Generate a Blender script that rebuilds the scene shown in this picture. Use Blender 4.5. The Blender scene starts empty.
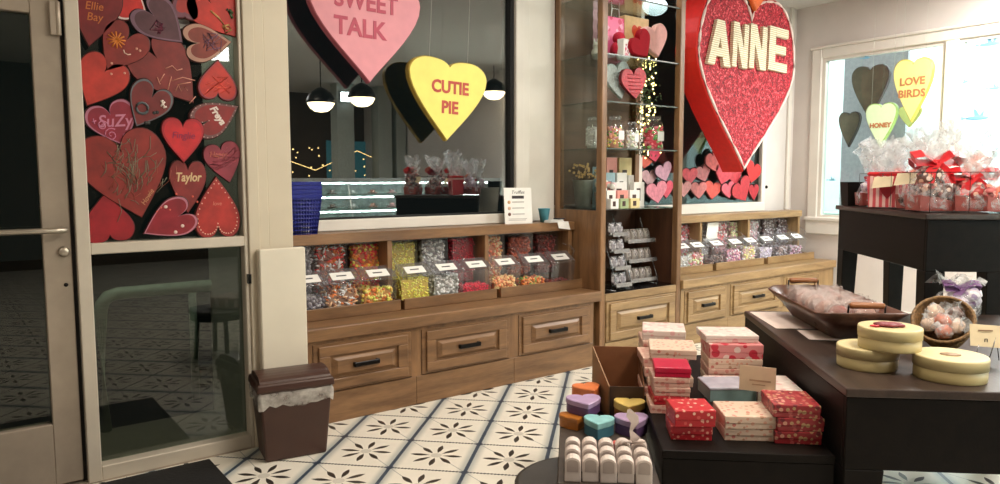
import bpy, bmesh, math, random
from mathutils import Matrix, Vector, noise as mnoise
R = random.Random(7)
C = bpy.context.scene.collection
PI = math.pi
# ------------------------------------------------------------------ frames of reference
F, PITCH, ROLL, YAW = 721.14, 0.0868538, -0.0018403, 0.9233062     # camera, from the perspective of the photograph
TY, CX, CY, S = 0.7642512, -4.874931, 11.783935, 0.3868064         # floor tile grid: heading, phase, tile size
H = 1.45                                                           # eye height
FW = Vector((math.cos(YAW)*math.cos(PITCH), math.sin(YAW)*math.cos(PITCH), -math.sin(PITCH)))
_r = Vector((math.sin(YAW), -math.cos(YAW), 0)); _u = _r.cross(FW)
RT = math.cos(ROLL)*_r + math.sin(ROLL)*_u; UP = -math.sin(ROLL)*_r + math.cos(ROLL)*_u
def ray(px, py): return FW + RT*((px-500)/F) - UP*((py-242)/F)
def aty(px, py, Y): d = ray(px, py); t = Y/d.y; return Vector((d.x*t, Y, H+d.z*t))
def atx(px, py, X): d = ray(px, py); t = X/d.x; return Vector((X, d.y*t, H+d.z*t))
TH = TY + math.radians(3.5)                                        # heading of the display tables
P1 = Vector((math.sin(TH), -math.cos(TH), 0)); Q1 = Vector((math.cos(TH), math.sin(TH), 0))
TROT = TH - PI/2
def tw(p, q, z=0): v = P1*p + Q1*q; return (v.x, v.y, z)
def tz(px, py, z):
    d = ray(px, py); t = (z-H)/d.z; v = d*t
    return v.dot(P1), v.dot(Q1)
# ------------------------------------------------------------------ materials
def lin(c):
    def f(v):
        v /= 255.0
        return v/12.92 if v <= .04045 else ((v+.055)/1.055)**2.4
    return (f(c[0]), f(c[1]), f(c[2]), 1)
def newmat(name):
    m = bpy.data.materials.new(name); m.use_nodes = True
    nt = m.node_tree; b = nt.nodes['Principled BSDF']
    return m, nt, b
def pmat(name, col, rough=.5, metal=0, var=.06, scale=25, bump=0, emis=None, estr=0, spec=None, trans=0):
    m, nt, b = newmat(name)
    b.inputs['Roughness'].default_value = rough; b.inputs['Metallic'].default_value = metal
    if spec is not None: b.inputs['Specular IOR Level'].default_value = spec
    tc = nt.nodes.new('ShaderNodeTexCoord'); nz = nt.nodes.new('ShaderNodeTexNoise')
    nz.inputs['Scale'].default_value = scale; nz.inputs['Detail'].default_value = 3
    nt.links.new(tc.outputs['Object'], nz.inputs['Vector'])
    rp = nt.nodes.new('ShaderNodeValToRGB'); c = lin(col)
    rp.color_ramp.elements[0].position = .3; rp.color_ramp.elements[1].position = .7
    rp.color_ramp.elements[0].color = (c[0]*(1-var*2), c[1]*(1-var*2), c[2]*(1-var*2), 1)
    rp.color_ramp.elements[1].color = (min(1, c[0]*(1+var)), min(1, c[1]*(1+var)), min(1, c[2]*(1+var)), 1)
    nt.links.new(nz.outputs['Fac'], rp.inputs['Fac']); nt.links.new(rp.outputs['Color'], b.inputs['Base Color'])
    if bump:
        bp = nt.nodes.new('ShaderNodeBump'); bp.inputs['Strength'].default_value = bump; bp.inputs['Distance'].default_value = .01
        nt.links.new(nz.outputs['Fac'], bp.inputs['Height']); nt.links.new(bp.outputs['Normal'], b.inputs['Normal'])
    if emis: b.inputs['Emission Color'].default_value = lin(emis); b.inputs['Emission Strength'].default_value = estr
    if trans: b.inputs['Alpha'].default_value = 1-trans
    return m
def wood(name, c1, c2, axis='X', rough=.4, scale=5.0, spec=.5):
    m, nt, b = newmat(name); b.inputs['Specular IOR Level'].default_value = spec; b.inputs['Roughness'].default_value = rough
    tc = nt.nodes.new('ShaderNodeTexCoord'); mp = nt.nodes.new('ShaderNodeMapping')
    sc = {'X': (.12, 1, 1), 'Y': (1, .12, 1), 'Z': (1, 1, .12)}[axis]
    mp.inputs['Scale'].default_value = tuple(s*scale for s in sc)
    nt.links.new(tc.outputs['Object'], mp.inputs['Vector'])
    n1 = nt.nodes.new('ShaderNodeTexNoise'); n1.inputs['Scale'].default_value = 3.2; n1.inputs['Detail'].default_value = 6; n1.inputs['Distortion'].default_value = .6
    n2 = nt.nodes.new('ShaderNodeTexNoise'); n2.inputs['Scale'].default_value = 24; n2.inputs['Detail'].default_value = 4
    for n in (n1, n2): nt.links.new(mp.outputs['Vector'], n.inputs['Vector'])
    mx = nt.nodes.new('ShaderNodeMath'); mx.operation = 'MULTIPLY_ADD'; mx.inputs[1].default_value = .35
    nt.links.new(n2.outputs['Fac'], mx.inputs[0]); nt.links.new(n1.outputs['Fac'], mx.inputs[2])
    rp = nt.nodes.new('ShaderNodeValToRGB'); rp.color_ramp.elements[0].position = .45; rp.color_ramp.elements[1].position = .9
    rp.color_ramp.elements[0].color = lin(c1); rp.color_ramp.elements[1].color = lin(c2)
    nt.links.new(mx.outputs[0], rp.inputs['Fac']); nt.links.new(rp.outputs['Color'], b.inputs['Base Color'])
    bp = nt.nodes.new('ShaderNodeBump'); bp.inputs['Strength'].default_value = .12; bp.inputs['Distance'].default_value = .004
    nt.links.new(n2.outputs['Fac'], bp.inputs['Height']); nt.links.new(bp.outputs['Normal'], b.inputs['Normal'])
    return m
def glassy(name, tint=(255, 255, 255), base=.05, rough=.03, power=1.45, gcol=(255, 255, 255), haze=0):
    m = bpy.data.materials.new(name); m.use_nodes = True; nt = m.node_tree; nt.nodes.clear()
    out = nt.nodes.new('ShaderNodeOutputMaterial'); mix = nt.nodes.new('ShaderNodeMixShader')
    tr = nt.nodes.new('ShaderNodeBsdfTransparent'); tr.inputs['Color'].default_value = lin(tint)
    gl = nt.nodes.new('ShaderNodeBsdfGlossy'); gl.inputs['Roughness'].default_value = rough; gl.inputs['Color'].default_value = lin(gcol)
    lw = nt.nodes.new('ShaderNodeLayerWeight'); lw.inputs['Blend'].default_value = .5
    fr = nt.nodes.new('ShaderNodeMath'); fr.operation = 'POWER'; fr.inputs[1].default_value = 5; nt.links.new(lw.outputs['Facing'], fr.inputs[0])
    ad = nt.nodes.new('ShaderNodeMath'); ad.operation = 'MULTIPLY_ADD'; ad.use_clamp = True; ad.inputs[1].default_value = .8; ad.inputs[2].default_value = base
    nt.links.new(fr.outputs[0], ad.inputs[0]); nt.links.new(ad.outputs[0], mix.inputs[0])
    nt.links.new(tr.outputs[0], mix.inputs[1]); nt.links.new(gl.outputs[0], mix.inputs[2]); 
    if haze:
        df = nt.nodes.new('ShaderNodeBsdfDiffuse'); df.inputs['Color'].default_value = lin((236, 236, 238)); m2 = nt.nodes.new('ShaderNodeMixShader'); m2.inputs[0].default_value = haze
        nt.links.new(mix.outputs[0], m2.inputs[1]); nt.links.new(df.outputs[0], m2.inputs[2]); nt.links.new(m2.outputs[0], out.inputs['Surface'])
    else: nt.links.new(mix.outputs[0], out.inputs['Surface'])
    return m
def film(name, col=(240, 235, 235), clear=.6, rough=.25, scale=30):
    # crinkled cellophane: part clear, part white, glossy
    m, nt, b = newmat(name); b.inputs['Base Color'].default_value = lin(col); b.inputs['Roughness'].default_value = rough
    tc = nt.nodes.new('ShaderNodeTexCoord'); nz = nt.nodes.new('ShaderNodeTexNoise'); nz.inputs['Scale'].default_value = scale; nz.inputs['Detail'].default_value = 4
    nt.links.new(tc.outputs['Object'], nz.inputs['Vector'])
    mr = nt.nodes.new('ShaderNodeMapRange'); mr.inputs[1].default_value = .35; mr.inputs[2].default_value = .65
    mr.inputs[3].default_value = max(0, 1-clear-.25); mr.inputs[4].default_value = min(1, 1-clear+.25)
    nt.links.new(nz.outputs['Fac'], mr.inputs[0]); nt.links.new(mr.outputs[0], b.inputs['Alpha'])
    bp = nt.nodes.new('ShaderNodeBump'); bp.inputs['Strength'].default_value = .6; bp.inputs['Distance'].default_value = .02
    nt.links.new(nz.outputs['Fac'], bp.inputs['Height']); nt.links.new(bp.outputs['Normal'], b.inputs['Normal'])
    return m
def spots(name, base, cols, scale=40, size=.35, rough=.4, mixnoise=0):
    # patterned paper: voronoi blots of the given colours over a base
    m, nt, b = newmat(name); b.inputs['Roughness'].default_value = rough
    tc = nt.nodes.new('ShaderNodeTexCoord'); vo = nt.nodes.new('ShaderNodeTexVoronoi'); vo.inputs['Scale'].default_value = scale
    nt.links.new(tc.outputs['Object'], vo.inputs['Vector'])
    rp = nt.nodes.new('ShaderNodeValToRGB'); rp.color_ramp.interpolation = 'CONSTANT'
    els = rp.color_ramp.elements
    while len(els) < len(cols): els.new(.5)
    for i, c in enumerate(cols): els[i].position = i/len(cols); els[i].color = lin(c)
    sep = nt.nodes.new('ShaderNodeSeparateColor'); nt.links.new(vo.outputs['Color'], sep.inputs[0]); nt.links.new(sep.outputs[0], rp.inputs['Fac'])
    lt = nt.nodes.new('ShaderNodeMath'); lt.operation = 'LESS_THAN'; lt.inputs[1].default_value = size
    nt.links.new(vo.outputs['Distance'], lt.inputs[0])
    mx = nt.nodes.new('ShaderNodeMix'); mx.data_type = 'RGBA'
    nt.links.new(lt.outputs[0], mx.inputs[0]); mx.inputs[6].default_value = lin(base); nt.links.new(rp.outputs['Color'], mx.inputs[7])
    nt.links.new(mx.outputs[2], b.inputs['Base Color'])
    return m
# ------------------------------------------------------------------ mesh builder
class MB:
    def __init__(s): s.v = []; s.f = []; s.m = []; s.sm = []
    def add(s, vs, fs, mi=0, smooth=False):
        o = len(s.v); s.v += [tuple(v) for v in vs]
        for f in fs: s.f.append([o+i for i in f]); s.m.append(mi); s.sm.append(smooth)
        return s
    def box(s, x0, x1, y0, y1, z0, z1, mi=0, M=None):
        vs = [Vector((x, y, z)) for z in (z0, z1) for y in (y0, y1) for x in (x0, x1)]
        if M: vs = [M @ v for v in vs]
        return s.add(vs, [(0, 2, 3, 1), (4, 5, 7, 6), (0, 1, 5, 4), (2, 6, 7, 3), (0, 4, 6, 2), (1, 3, 7, 5)], mi)
    def hexa(s, bot, top, mi=0):   # two quads, counter-clockwise seen from above
        return s.add(list(bot)+list(top), [(3, 2, 1, 0), (4, 5, 6, 7), (0, 1, 5, 4), (1, 2, 6, 5), (2, 3, 7, 6), (3, 0, 4, 7)], mi)
    def taper(s, cx, cy, z0, z1, w0, d0, w1, d1, mi=0):
        q = lambda w, d, z: [(cx-w/2, cy-d/2, z), (cx+w/2, cy-d/2, z), (cx+w/2, cy+d/2, z), (cx-w/2, cy+d/2, z)]
        return s.hexa(q(w0, d0, z0), q(w1, d1, z1), mi)
    def tub(s, cx, cy, z0, z1, w0, d0, w1, d1, t, mi=0):   # open tapered box with wall thickness
        q = lambda w, d, z: [(cx-w/2, cy-d/2, z), (cx+w/2, cy-d/2, z), (cx+w/2, cy+d/2, z), (cx-w/2, cy+d/2, z)]
        vs = q(w0, d0, z0)+q(w1, d1, z1)+q(w1-2*t, d1-2*t, z1)+q(w0-2*t, d0-2*t, z0+t)
        fs = [(3, 2, 1, 0), (12, 13, 14, 15)]
        for a in (0, 4, 8):
            for i in range(4): j = (i+1) % 4; fs.append((a+i, a+j, a+4+j, a+4+i))
        return s.add(vs, fs, mi)
    def lathe(s, prof, seg=24, c=(0, 0, 0), mi=0, smooth=True, sx=1, sy=1, fn=None, cap=True):
        n = len(prof); vs = []
        for r, z in prof:
            for k in range(seg):
                a = 2*PI*k/seg; rr = r*(fn(a, z) if fn else 1)
                vs.append((c[0]+rr*math.cos(a)*sx, c[1]+rr*math.sin(a)*sy, c[2]+z))
        fs = [(i*seg+k, i*seg+(k+1) % seg, (i+1)*seg+(k+1) % seg, (i+1)*seg+k) for i in range(n-1) for k in range(seg)]
        if cap:
            if prof[0][0] > 1e-6: fs.append(tuple(range(seg))[::-1])
            if prof[-1][0] > 1e-6: fs.append(tuple((n-1)*seg+k for k in range(seg)))
        return s.add(vs, fs, mi, smooth)
    def tube(s, pts, r, seg=8, mi=0, closed=False):
        pts = [Vector(p) for p in pts]; n = len(pts); vs = []; up = Vector((0, 0, 1))
        rr = r if isinstance(r, (list, tuple)) else [r]*n
        for i, p in enumerate(pts):
            a = pts[(i-1) % n] if (closed or i > 0) else p; b = pts[(i+1) % n] if (closed or i < n-1) else p
            t = (b-a).normalized(); u = t.cross(up)
            if u.length < 1e-3: u = t.cross(Vector((1, 0, 0)))
            u.normalize(); w = u.cross(t)
            for k in range(seg):
                an = 2*PI*k/seg; vs.append(p+(u*math.cos(an)+w*math.sin(an))*rr[i])
        fs = []
        for i in range(n if closed else n-1):
            j = (i+1) % n
            for k in range(seg): l = (k+1) % seg; fs.append((i*seg+k, i*seg+l, j*seg+l, j*seg+k))
        if not closed: fs += [tuple(range(seg))[::-1], tuple((n-1)*seg+k for k in range(seg))]
        return s.add(vs, fs, mi, True)
    def prism(s, pts, fn, t0, t1, mi=0, smooth=False):   # pts 2-D outline, fn(u,v,t)->xyz, star shaped about centroid
        n = len(pts); cu = sum(p[0] for p in pts)/n; cv = sum(p[1] for p in pts)/n
        vs = [fn(u, v, t0) for u, v in pts]+[fn(u, v, t1) for u, v in pts]+[fn(cu, cv, t0), fn(cu, cv, t1)]
        fs = [(i, (i+1) % n, n+(i+1) % n, n+i) for i in range(n)]
        fs += [((i+1) % n, i, 2*n) for i in range(n)]+[(n+i, n+(i+1) % n, 2*n+1) for i in range(n)]
        return s.add(vs, fs, mi, smooth)
    def blob(s, c, rx, ry, rz, seg=8, rings=5, mi=0, jit=0, M=None, smooth=True):
        vs = [(0, 0, -rz)]
        for i in range(1, rings):
            a = -PI/2+PI*i/rings
            for k in range(seg):
                b = 2*PI*k/seg; j = 1+R.uniform(-jit, jit)
                vs.append((rx*math.cos(a)*math.cos(b)*j, ry*math.cos(a)*math.sin(b)*j, rz*math.sin(a)*j))
        vs.append((0, 0, rz)); fs = [(0, 1+(k+1) % seg, 1+k) for k in range(seg)]
        for i in range(rings-2):
            for k in range(seg):
                l = (k+1) % seg; fs.append((1+i*seg+k, 1+i*seg+l, 1+(i+1)*seg+l, 1+(i+1)*seg+k))
        o = 1+(rings-2)*seg; fs += [(o+k, o+(k+1) % seg, len(vs)-1) for k in range(seg)]
        c = Vector(c); vs = [c+(M @ Vector(v) if M else Vector(v)) for v in vs]
        return s.add(vs, fs, mi, smooth)
    def build(s, name, mats, parent=None, loc=(0, 0, 0), rot=(0, 0, 0), bevel=0, seg=1):
        me = bpy.data.meshes.new(name); me.from_pydata(s.v, [], s.f)
        for m in (mats if isinstance(mats, (list, tuple)) else [mats]): me.materials.append(m)
        me.polygons.foreach_set('material_index', s.m); me.polygons.foreach_set('use_smooth', s.sm)
        bm = bmesh.new(); bm.from_mesh(me); bmesh.ops.recalc_face_normals(bm, faces=bm.faces); bm.to_mesh(me); bm.free()
        me.update(); o = bpy.data.objects.new(name, me); C.objects.link(o)
        o.location = loc; o.rotation_euler = rot
        if parent: o.parent = parent
        if bevel:
            b = o.modifiers.new('bevel', 'BEVEL'); b.width = bevel; b.segments = seg; b.limit_method = 'ANGLE'; b.angle_limit = .6
        return o
def tag(o, label, cat, group=None, kind=None):
    o['label'] = label; o['category'] = cat
    if group: o['group'] = group
    if kind: o['kind'] = kind
    return o
def thing(name, label, cat, loc=(0, 0, 0), rz=0, group=None, rot=None):
    o = bpy.data.objects.new(name, None); C.objects.link(o); o.empty_display_size = .05
    o.location = loc; o.rotation_euler = rot or (0, 0, rz)
    return tag(o, label, cat, group)
def struct(name, mb, mats, bevel=0):
    o = mb.build(name, mats, bevel=bevel); o['kind'] = 'structure'; return o
def dup(root, label, loc, rz=None, scale=None, group=None):
    r = root.copy(); C.objects.link(r); r.location = loc; r['label'] = label
    if rz is not None: r.rotation_euler = (0, 0, rz)
    if scale: r.scale = scale if isinstance(scale, tuple) else (scale,)*3
    if group: r['group'] = group
    for ch in list(root.children):
        c = ch.copy(); C.objects.link(c); c.parent = r
        for g in list(ch.children):
            d = g.copy(); C.objects.link(d); d.parent = c
    return r
def text(s, size, mat, parent, x=0, z=0, y=0, rot=0, ext=.002, bold=0, sx=1, name='lettering', align='CENTER', shear=0):
    cu = bpy.data.curves.new('lettering', 'FONT'); cu.body = s; cu.size = size; cu.extrude = ext; cu.offset = bold
    cu.align_x = align; cu.align_y = 'CENTER'; cu.shear = shear; cu.resolution_u = 3; cu.space_line = .95
    t = bpy.data.objects.new('lettering_source', cu); C.objects.link(t); bpy.context.view_layer.update()
    me = bpy.data.meshes.new_from_object(t.evaluated_get(bpy.context.evaluated_depsgraph_get()))
    bpy.data.objects.remove(t); bpy.data.curves.remove(cu)
    ca, sa = math.cos(rot), math.sin(rot)
    for v in me.vertices:
        u, w = v.co.x*sx, v.co.y
        v.co = (x+u*ca-w*sa, y-v.co.z, z+u*sa+w*ca)
    me.materials.clear(); me.materials.append(mat); me.update()
    o = bpy.data.objects.new(name, me); C.objects.link(o); o.parent = parent
    return o
# ------------------------------------------------------------------ hearts
def bez(p0, p1, p2, p3, n):
    out = []
    for i in range(n):
        t = i/n; a = (1-t)**3; b = 3*t*(1-t)**2; c = 3*t*t*(1-t); d = t**3
        out.append((a*p0[0]+b*p1[0]+c*p2[0]+d*p3[0], a*p0[1]+b*p1[1]+c*p2[1]+d*p3[1]))
    return out
def heart_pts(W, nt, rise, yw, tipx=.13, n=7):
    T = (.26*W, rise); E = (W/2, -yw)
    h = bez((0, 0), (.03*W, rise*.75), (.13*W, rise), T, n) + bez(T, (.40*W, rise), (W/2, -yw+.55*(rise+yw)), E, n) \
        + bez(E, (W/2, -yw-.32*(nt-yw)), (tipx*W, -nt+.2*(nt-yw)), (0, -nt), n+2)
    return h + [(0, -nt)] + [(-x, z) for x, z in h[:0:-1]]
def heart_mb(pts, th, nt, border=0, bev=.004, mi_face=0, mi_side=1, mi_border=2):
    # front at y=0, back at y=th, notch at the origin
    mb = MB(); n = len(pts); cz = -.36*nt
    sc = lambda k: [(x*k, cz+(z-cz)*k) for x, z in pts]
    W = max(p[0] for p in pts); k1 = 1-bev/W; k2 = k1-border
    rings = [[(x, th, z) for x, z in pts], [(x, bev, z) for x, z in pts], [(x, 0, z) for x, z in sc(k1)]]
    mis = [mi_side, mi_side]
    if border: rings.append([(x, 0, z) for x, z in sc(k2)]); mis.append(mi_border)
    vs = [v for r in rings for v in r]+[(0, th, cz), (0, 0, cz)]
    nr = len(rings)
    for i in range(nr-1):
        mb_f = [(i*n+k, i*n+(k+1) % n, (i+1)*n+(k+1) % n, (i+1)*n+k) for k in range(n)]
        for f in mb_f: mb.f.append(f); mb.m.append(mis[i]); mb.sm.append(False)
    for k in range(n):
        mb.f.append(((k+1) % n, k, nr*n)); mb.m.append(mi_side); mb.sm.append(False)
        mb.f.append(((nr-1)*n+k, (nr-1)*n+(k+1) % n, nr*n+1)); mb.m.append(mi_face); mb.sm.append(False)
    mb.v = vs
    return mb
# ------------------------------------------------------------------ shared materials
M = {}
M['wall'] = pmat('wall_paint', (214, 206, 200), .6, var=.02, scale=4)
M['trimw'] = pmat('white_trim_paint', (226, 220, 210), .45, var=.02, scale=6)
M['panelw'] = pmat('ivory_panel_paint', (222, 214, 196), .4, var=.02, scale=6)
M['alu'] = pmat('door_metal', (176, 162, 146), .38, .35, var=.04, scale=12)
M['frame'] = pmat('storefront_frame_paint', (206, 196, 180), .42, .1, var=.03, scale=10)
M['steel'] = pmat('brushed_steel', (190, 180, 165), .3, .8, var=.03)
M['wood'] = wood('walnut_cabinet_wood', (98, 70, 46), (142, 106, 72), 'X', .38)
M['woodz'] = wood('walnut_upright_wood', (98, 70, 46), (146, 108, 72), 'Z', .38)
M['woodr'] = wood('oak_cabinet_wood', (122, 95, 62), (170, 139, 97), 'X', .4)
M['woodrz'] = wood('oak_upright_wood', (122, 95, 62), (170, 139, 97), 'Z', .4)
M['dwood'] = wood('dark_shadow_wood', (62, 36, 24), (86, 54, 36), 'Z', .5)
M['bronze'] = pmat('black_bronze', (24, 21, 20), .3, .7)
M['espresso'] = wood('espresso_table_wood', (12, 9, 8), (22, 17, 14), 'Y', .5, spec=.12)
M['espressotop'] = wood('espresso_table_top_wood', (42, 32, 28), (66, 52, 45), 'Y', .36, spec=.35)
M['black'] = pmat('black_rubber', (18, 17, 17), .75, var=.15, scale=60, bump=.2)
M['dark'] = pmat('dark_gap', (28, 24, 22), .7)
M['glass'] = glassy('window_glass', (205, 215, 212), .24, .0)
M['glass2'] = glassy('right_window_glass', (205, 215, 212), .10, .0)
M['doorglass'] = glassy('door_glass', (190, 198, 188), .055, .012)
M['paneglass'] = glassy('interior_window_glass', (240, 248, 250), .02, .0)
M['shelfglass'] = glassy('shelf_glass', (226, 234, 230), .05, .02)
M['sideglass'] = glassy('cabinet_side_glass', (232, 234, 230), .025, .02)
M['plastic'] = glassy('clear_acrylic', (250, 251, 252), .06, .08, haze=.03)
M['lidplastic'] = glassy('frosted_acrylic', (235, 237, 240), .12, .12, haze=.06)
M['white'] = pmat('white_card', (240, 238, 232), .5, var=.02)
M['ink'] = pmat('dark_ink', (50, 44, 46), .6)
M['string'] = pmat('clear_cord', (190, 190, 180), .4)
# ---- patterned cement tile floor
def tile_floor():
    m, nt, b = newmat('patterned_cement_tile'); L = nt.links.new
    def val(v):
        return v
    def op(o, a, b_=0, c=0):
        n = nt.nodes.new('ShaderNodeMath'); n.operation = o
        for i, x in enumerate((a, b_, c)):
            if isinstance(x, (int, float)): n.inputs[i].default_value = x
            else: L(x, n.inputs[i])
        return n.outputs[0]
    tc = nt.nodes.new('ShaderNodeTexCoord'); sp = nt.nodes.new('ShaderNodeSeparateXYZ'); L(tc.outputs['Object'], sp.inputs[0])
    x, y = sp.outputs[0], sp.outputs[1]
    a = op('SUBTRACT', op('MULTIPLY', x, math.sin(TY)/S), op('MULTIPLY', y, math.cos(TY)/S))
    bb = op('ADD', op('MULTIPLY', x, math.cos(TY)/S), op('MULTIPLY', y, math.sin(TY)/S))
    u = op('FRACT', op('SUBTRACT', a, CX)); v = op('FRACT', op('SUBTRACT', bb, CY))
    cu = op('SUBTRACT', u, .5); cv = op('SUBTRACT', v, .5)
    nz = nt.nodes.new('ShaderNodeTexNoise'); nz.inputs['Scale'].default_value = 60; nz.inputs['Detail'].default_value = 3; L(tc.outputs['Object'], nz.inputs['Vector'])
    jag = op('MULTIPLY', op('SUBTRACT', nz.outputs['Fac'], .5), .03)
    r = op('SQRT', op('ADD', op('MULTIPLY', cu, cu), op('MULTIPLY', cv, cv)))
    th = op('ARCTAN2', cv, cu)
    ang = op('SUBTRACT', op('FLOORED_MODULO', op('ADD', th, PI/8), PI/4), PI/8)
    lu = op('MULTIPLY', r, op('COSINE', ang)); lv = op('ABSOLUTE', op('MULTIPLY', r, op('SINE', ang)))
    t = op('DIVIDE', op('SUBTRACT', lu, .085), .28)
    inside = op('MULTIPLY', op('GREATER_THAN', t, 0), op('LESS_THAN', t, 1))
    w = op('MULTIPLY', op('SINE', op('MULTIPLY', op('POWER', op('MAXIMUM', t, .0001), 1.15), PI)), .037)
    petal = op('MULTIPLY', inside, op('LESS_THAN', op('ADD', lv, op('MULTIPLY', jag, .35)), w))
    eu = op('SUBTRACT', .5, op('ABSOLUTE', cu)); ev = op('SUBTRACT', .5, op('ABSOLUTE', cv))
    blue = op('LESS_THAN', op('ADD', eu, op('MULTIPLY', jag, .3)), .026)
    rope = op('LESS_THAN', op('ADD', ev, op('MULTIPLY', op('SINE', op('MULTIPLY', u, 2*PI*22)), .006)), .015)
    knot = op('LESS_THAN', op('ADD', eu, ev), .07)
    diag = op('LESS_THAN', op('ABSOLUTE', op('SUBTRACT', op('ADD', u, v), 1)), .008)
    diag = op('MULTIPLY', diag, op('GREATER_THAN', r, .30))
    hub = op('LESS_THAN', r, .075)
    halo = nt.nodes.new('ShaderNodeMapRange'); halo.interpolation_type = 'SMOOTHSTEP'
    L(eu, halo.inputs[0]); halo.inputs[1].default_value = .02; halo.inputs[2].default_value = .15; halo.inputs[3].default_value = 1; halo.inputs[4].default_value = 0
    def mix(f, A, B):
        n = nt.nodes.new('ShaderNodeMix'); n.data_type = 'RGBA'; L(f, n.inputs[0])
        if isinstance(A, tuple): n.inputs[6].default_value = lin(A)
        else: L(A, n.inputs[6])
        n.inputs[7].default_value = lin(B); return n.outputs[2]
    n2 = nt.nodes.new('ShaderNodeTexNoise'); n2.inputs['Scale'].default_value = 9; L(tc.outputs['Object'], n2.inputs['Vector'])
    col = mix(op('MULTIPLY', n2.outputs['Fac'], .5), (236, 230, 216), (214, 208, 194))
    col = mix(op('MULTIPLY', halo.outputs[0], .75), col, (150, 160, 158))
    col = mix(op('MULTIPLY', diag, .7), col, (120, 126, 132))
    col = mix(op('MULTIPLY', hub, .35), col, (140, 136, 128))
    col = mix(petal, col, (52, 47, 42)); col = mix(rope, col, (50, 52, 54))
    col = mix(blue, col, (62, 76, 92)); col = mix(knot, col, (48, 60, 76))
    L(col, b.inputs['Base Color']); b.inputs['Roughness'].default_value = .33
    return m
M['tile'] = tile_floor()
# ------------------------------------------------------------------ the setting
XR = 7.5; YG = 4.5; YD = 3.87; ZC = 3.3
struct('floor', MB().box(-4, XR, -6, 4.6, -.03, 0), M['tile'])
struct('ceiling', MB().box(-4, XR, -6, 4.6, ZC, ZC+.1), pmat('ceiling_paint', (205, 200, 194), .8, var=.02))
struct('wall_left', MB().box(-4.1, -4, -6, 4.6, 0, ZC), M['wall'])
M['brown'] = pmat('brown_wall_paint', (74, 58, 44), .7, var=.05, scale=3)
struct('wall_rear', MB().box(-4, XR, -6.1, -6, 0, ZC), M['brown'])
# front wall: storefront pier, piers between the windows, low walls under the windows
XP0, XP1 = 1.236, 1.485
mb = MB().box(XP0, XP1, YD, 4.62, 0, ZC)
mb.box(XP1, 3.52, 4.54, 4.62, 0, 1.17).box(3.52, 4.96, 4.535, 4.62, 0, ZC).box(4.96, 6.87, 4.54, 4.62, 0, 1.19).box(6.87, XR, 4.53, 4.62, 0, 1.05).box(6.87, XR, 4.5, 4.62, 1.05, ZC)
mb.box(-4, -.75, YD, 4.0, 0, ZC)
struct('wall_front', mb, M['wall'])
mb = MB().box(1.236, 1.296, YD-.035, YD, 0, ZC).box(1.296, 1.349, YD-.022, YD, 0, ZC).box(1.349, XP1, YD-.012, YD, 0, ZC)
struct('trim_1', mb, pmat('pier_trim_paint', (204, 193, 172), .5, var=.02, scale=5), bevel=.004)
struct('trim_2', MB().box(1.268, 1.522, 3.78, 3.83, 0, 1.082), M['panelw'], bevel=.006)
mb = MB().box(3.52, 3.60, 4.44, 4.535, 1.11, ZC).box(3.60, 3.68, 4.47, 4.535, 1.11, ZC).box(3.68, 3.97, 4.50, 4.535, 1.11, ZC)
struct('trim_3', mb, M['trimw'], bevel=.006)
struct('trim_4', MB().box(4.915, 4.985, 4.45, 4.535, 1.11, ZC), M['trimw'], bevel=.005)
mb = MB().box(6.86, 6.93, 4.455, 4.5, 1.11, ZC).box(7.36, 7.42, 4.47, 4.5, 1.11, ZC)
o = struct('trim_5', mb, M['trimw'], bevel=.006)
struct('trim_6', MB().box(XP1, 3.52, 4.425, 4.54, 1.11, 1.185), M['trimw'], bevel=.006)      # window stools
struct('trim_7', MB().box(4.985, 6.87, 4.425, 4.54, 1.11, 1.205), M['trimw'], bevel=.006)
w = struct('window_1', MB().box(XP1, 3.52, 4.505, 4.512, 1.185, ZC), M['glass'])
f = MB().box(3.485, 3.52, 4.47, 4.53, 1.185, ZC).box(XP1, 3.485, 4.48, 4.53, 1.175, 1.197).build('window_frame', M['black'], w)
struct('window_2', MB().box(4.985, 6.87, 4.505, 4.512, 1.205, ZC), M['glass2'])
# right wall with two interior windows
z0, z1 = 1.03, 2.73
mb = MB().box(XR, XR+.12, -6, 4.62, 0, z0).box(XR, XR+.12, -6, 4.62, z1, ZC).box(XR, XR+.12, 4.18, 4.62, z0, z1).box(XR, XR+.12, 2.86, 2.97, z0, z1)
mb.box(XR, XR+.12, -6, 1.7, z0, z1).box(XR, XR+.12, 4.62, 7.5, -.08, 3.7)
struct('wall_right', mb, M['wall'])
mb = MB().box(XR-.025, XR, 4.18, 4.29, .93, 2.83).box(XR-.025, XR, 1.6, 4.18, 2.73, 2.83).box(XR-.035, XR, 1.6, 4.30, .85, 1.0).box(XR-.05, XR+.04, 1.6, 4.31, .995, 1.035)
mb.box(XR-.025, XR, 2.855, 2.975, 1.035, 2.73).box(XR-.04, XR, 1.6, 4.31, 2.83, 2.86)
struct('trim_8', mb, M['trimw'], bevel=.008)
struct('baseboard_right', MB().box(XR-.018, XR, -6, 4.5, 0, .13), M['trimw'], bevel=.005)
for i, (ya, yb) in enumerate(((2.97, 4.18), (1.7, 2.86))):
    w = struct('window_%d' % (3+i), MB().box(XR+.03, XR+.036, ya, yb, z0, z1), M['paneglass'])
    MB().box(XR+.0, XR+.07, ya, ya+.035, z0, z1).box(XR, XR+.07, yb-.035, yb, z0, z1).box(XR, XR+.07, ya+.035, yb-.035, z0, z0+.03).box(XR, XR+.07, ya+.035, yb-.035, z1-.03, z1).build('window_frame', M['trimw'], w)
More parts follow.
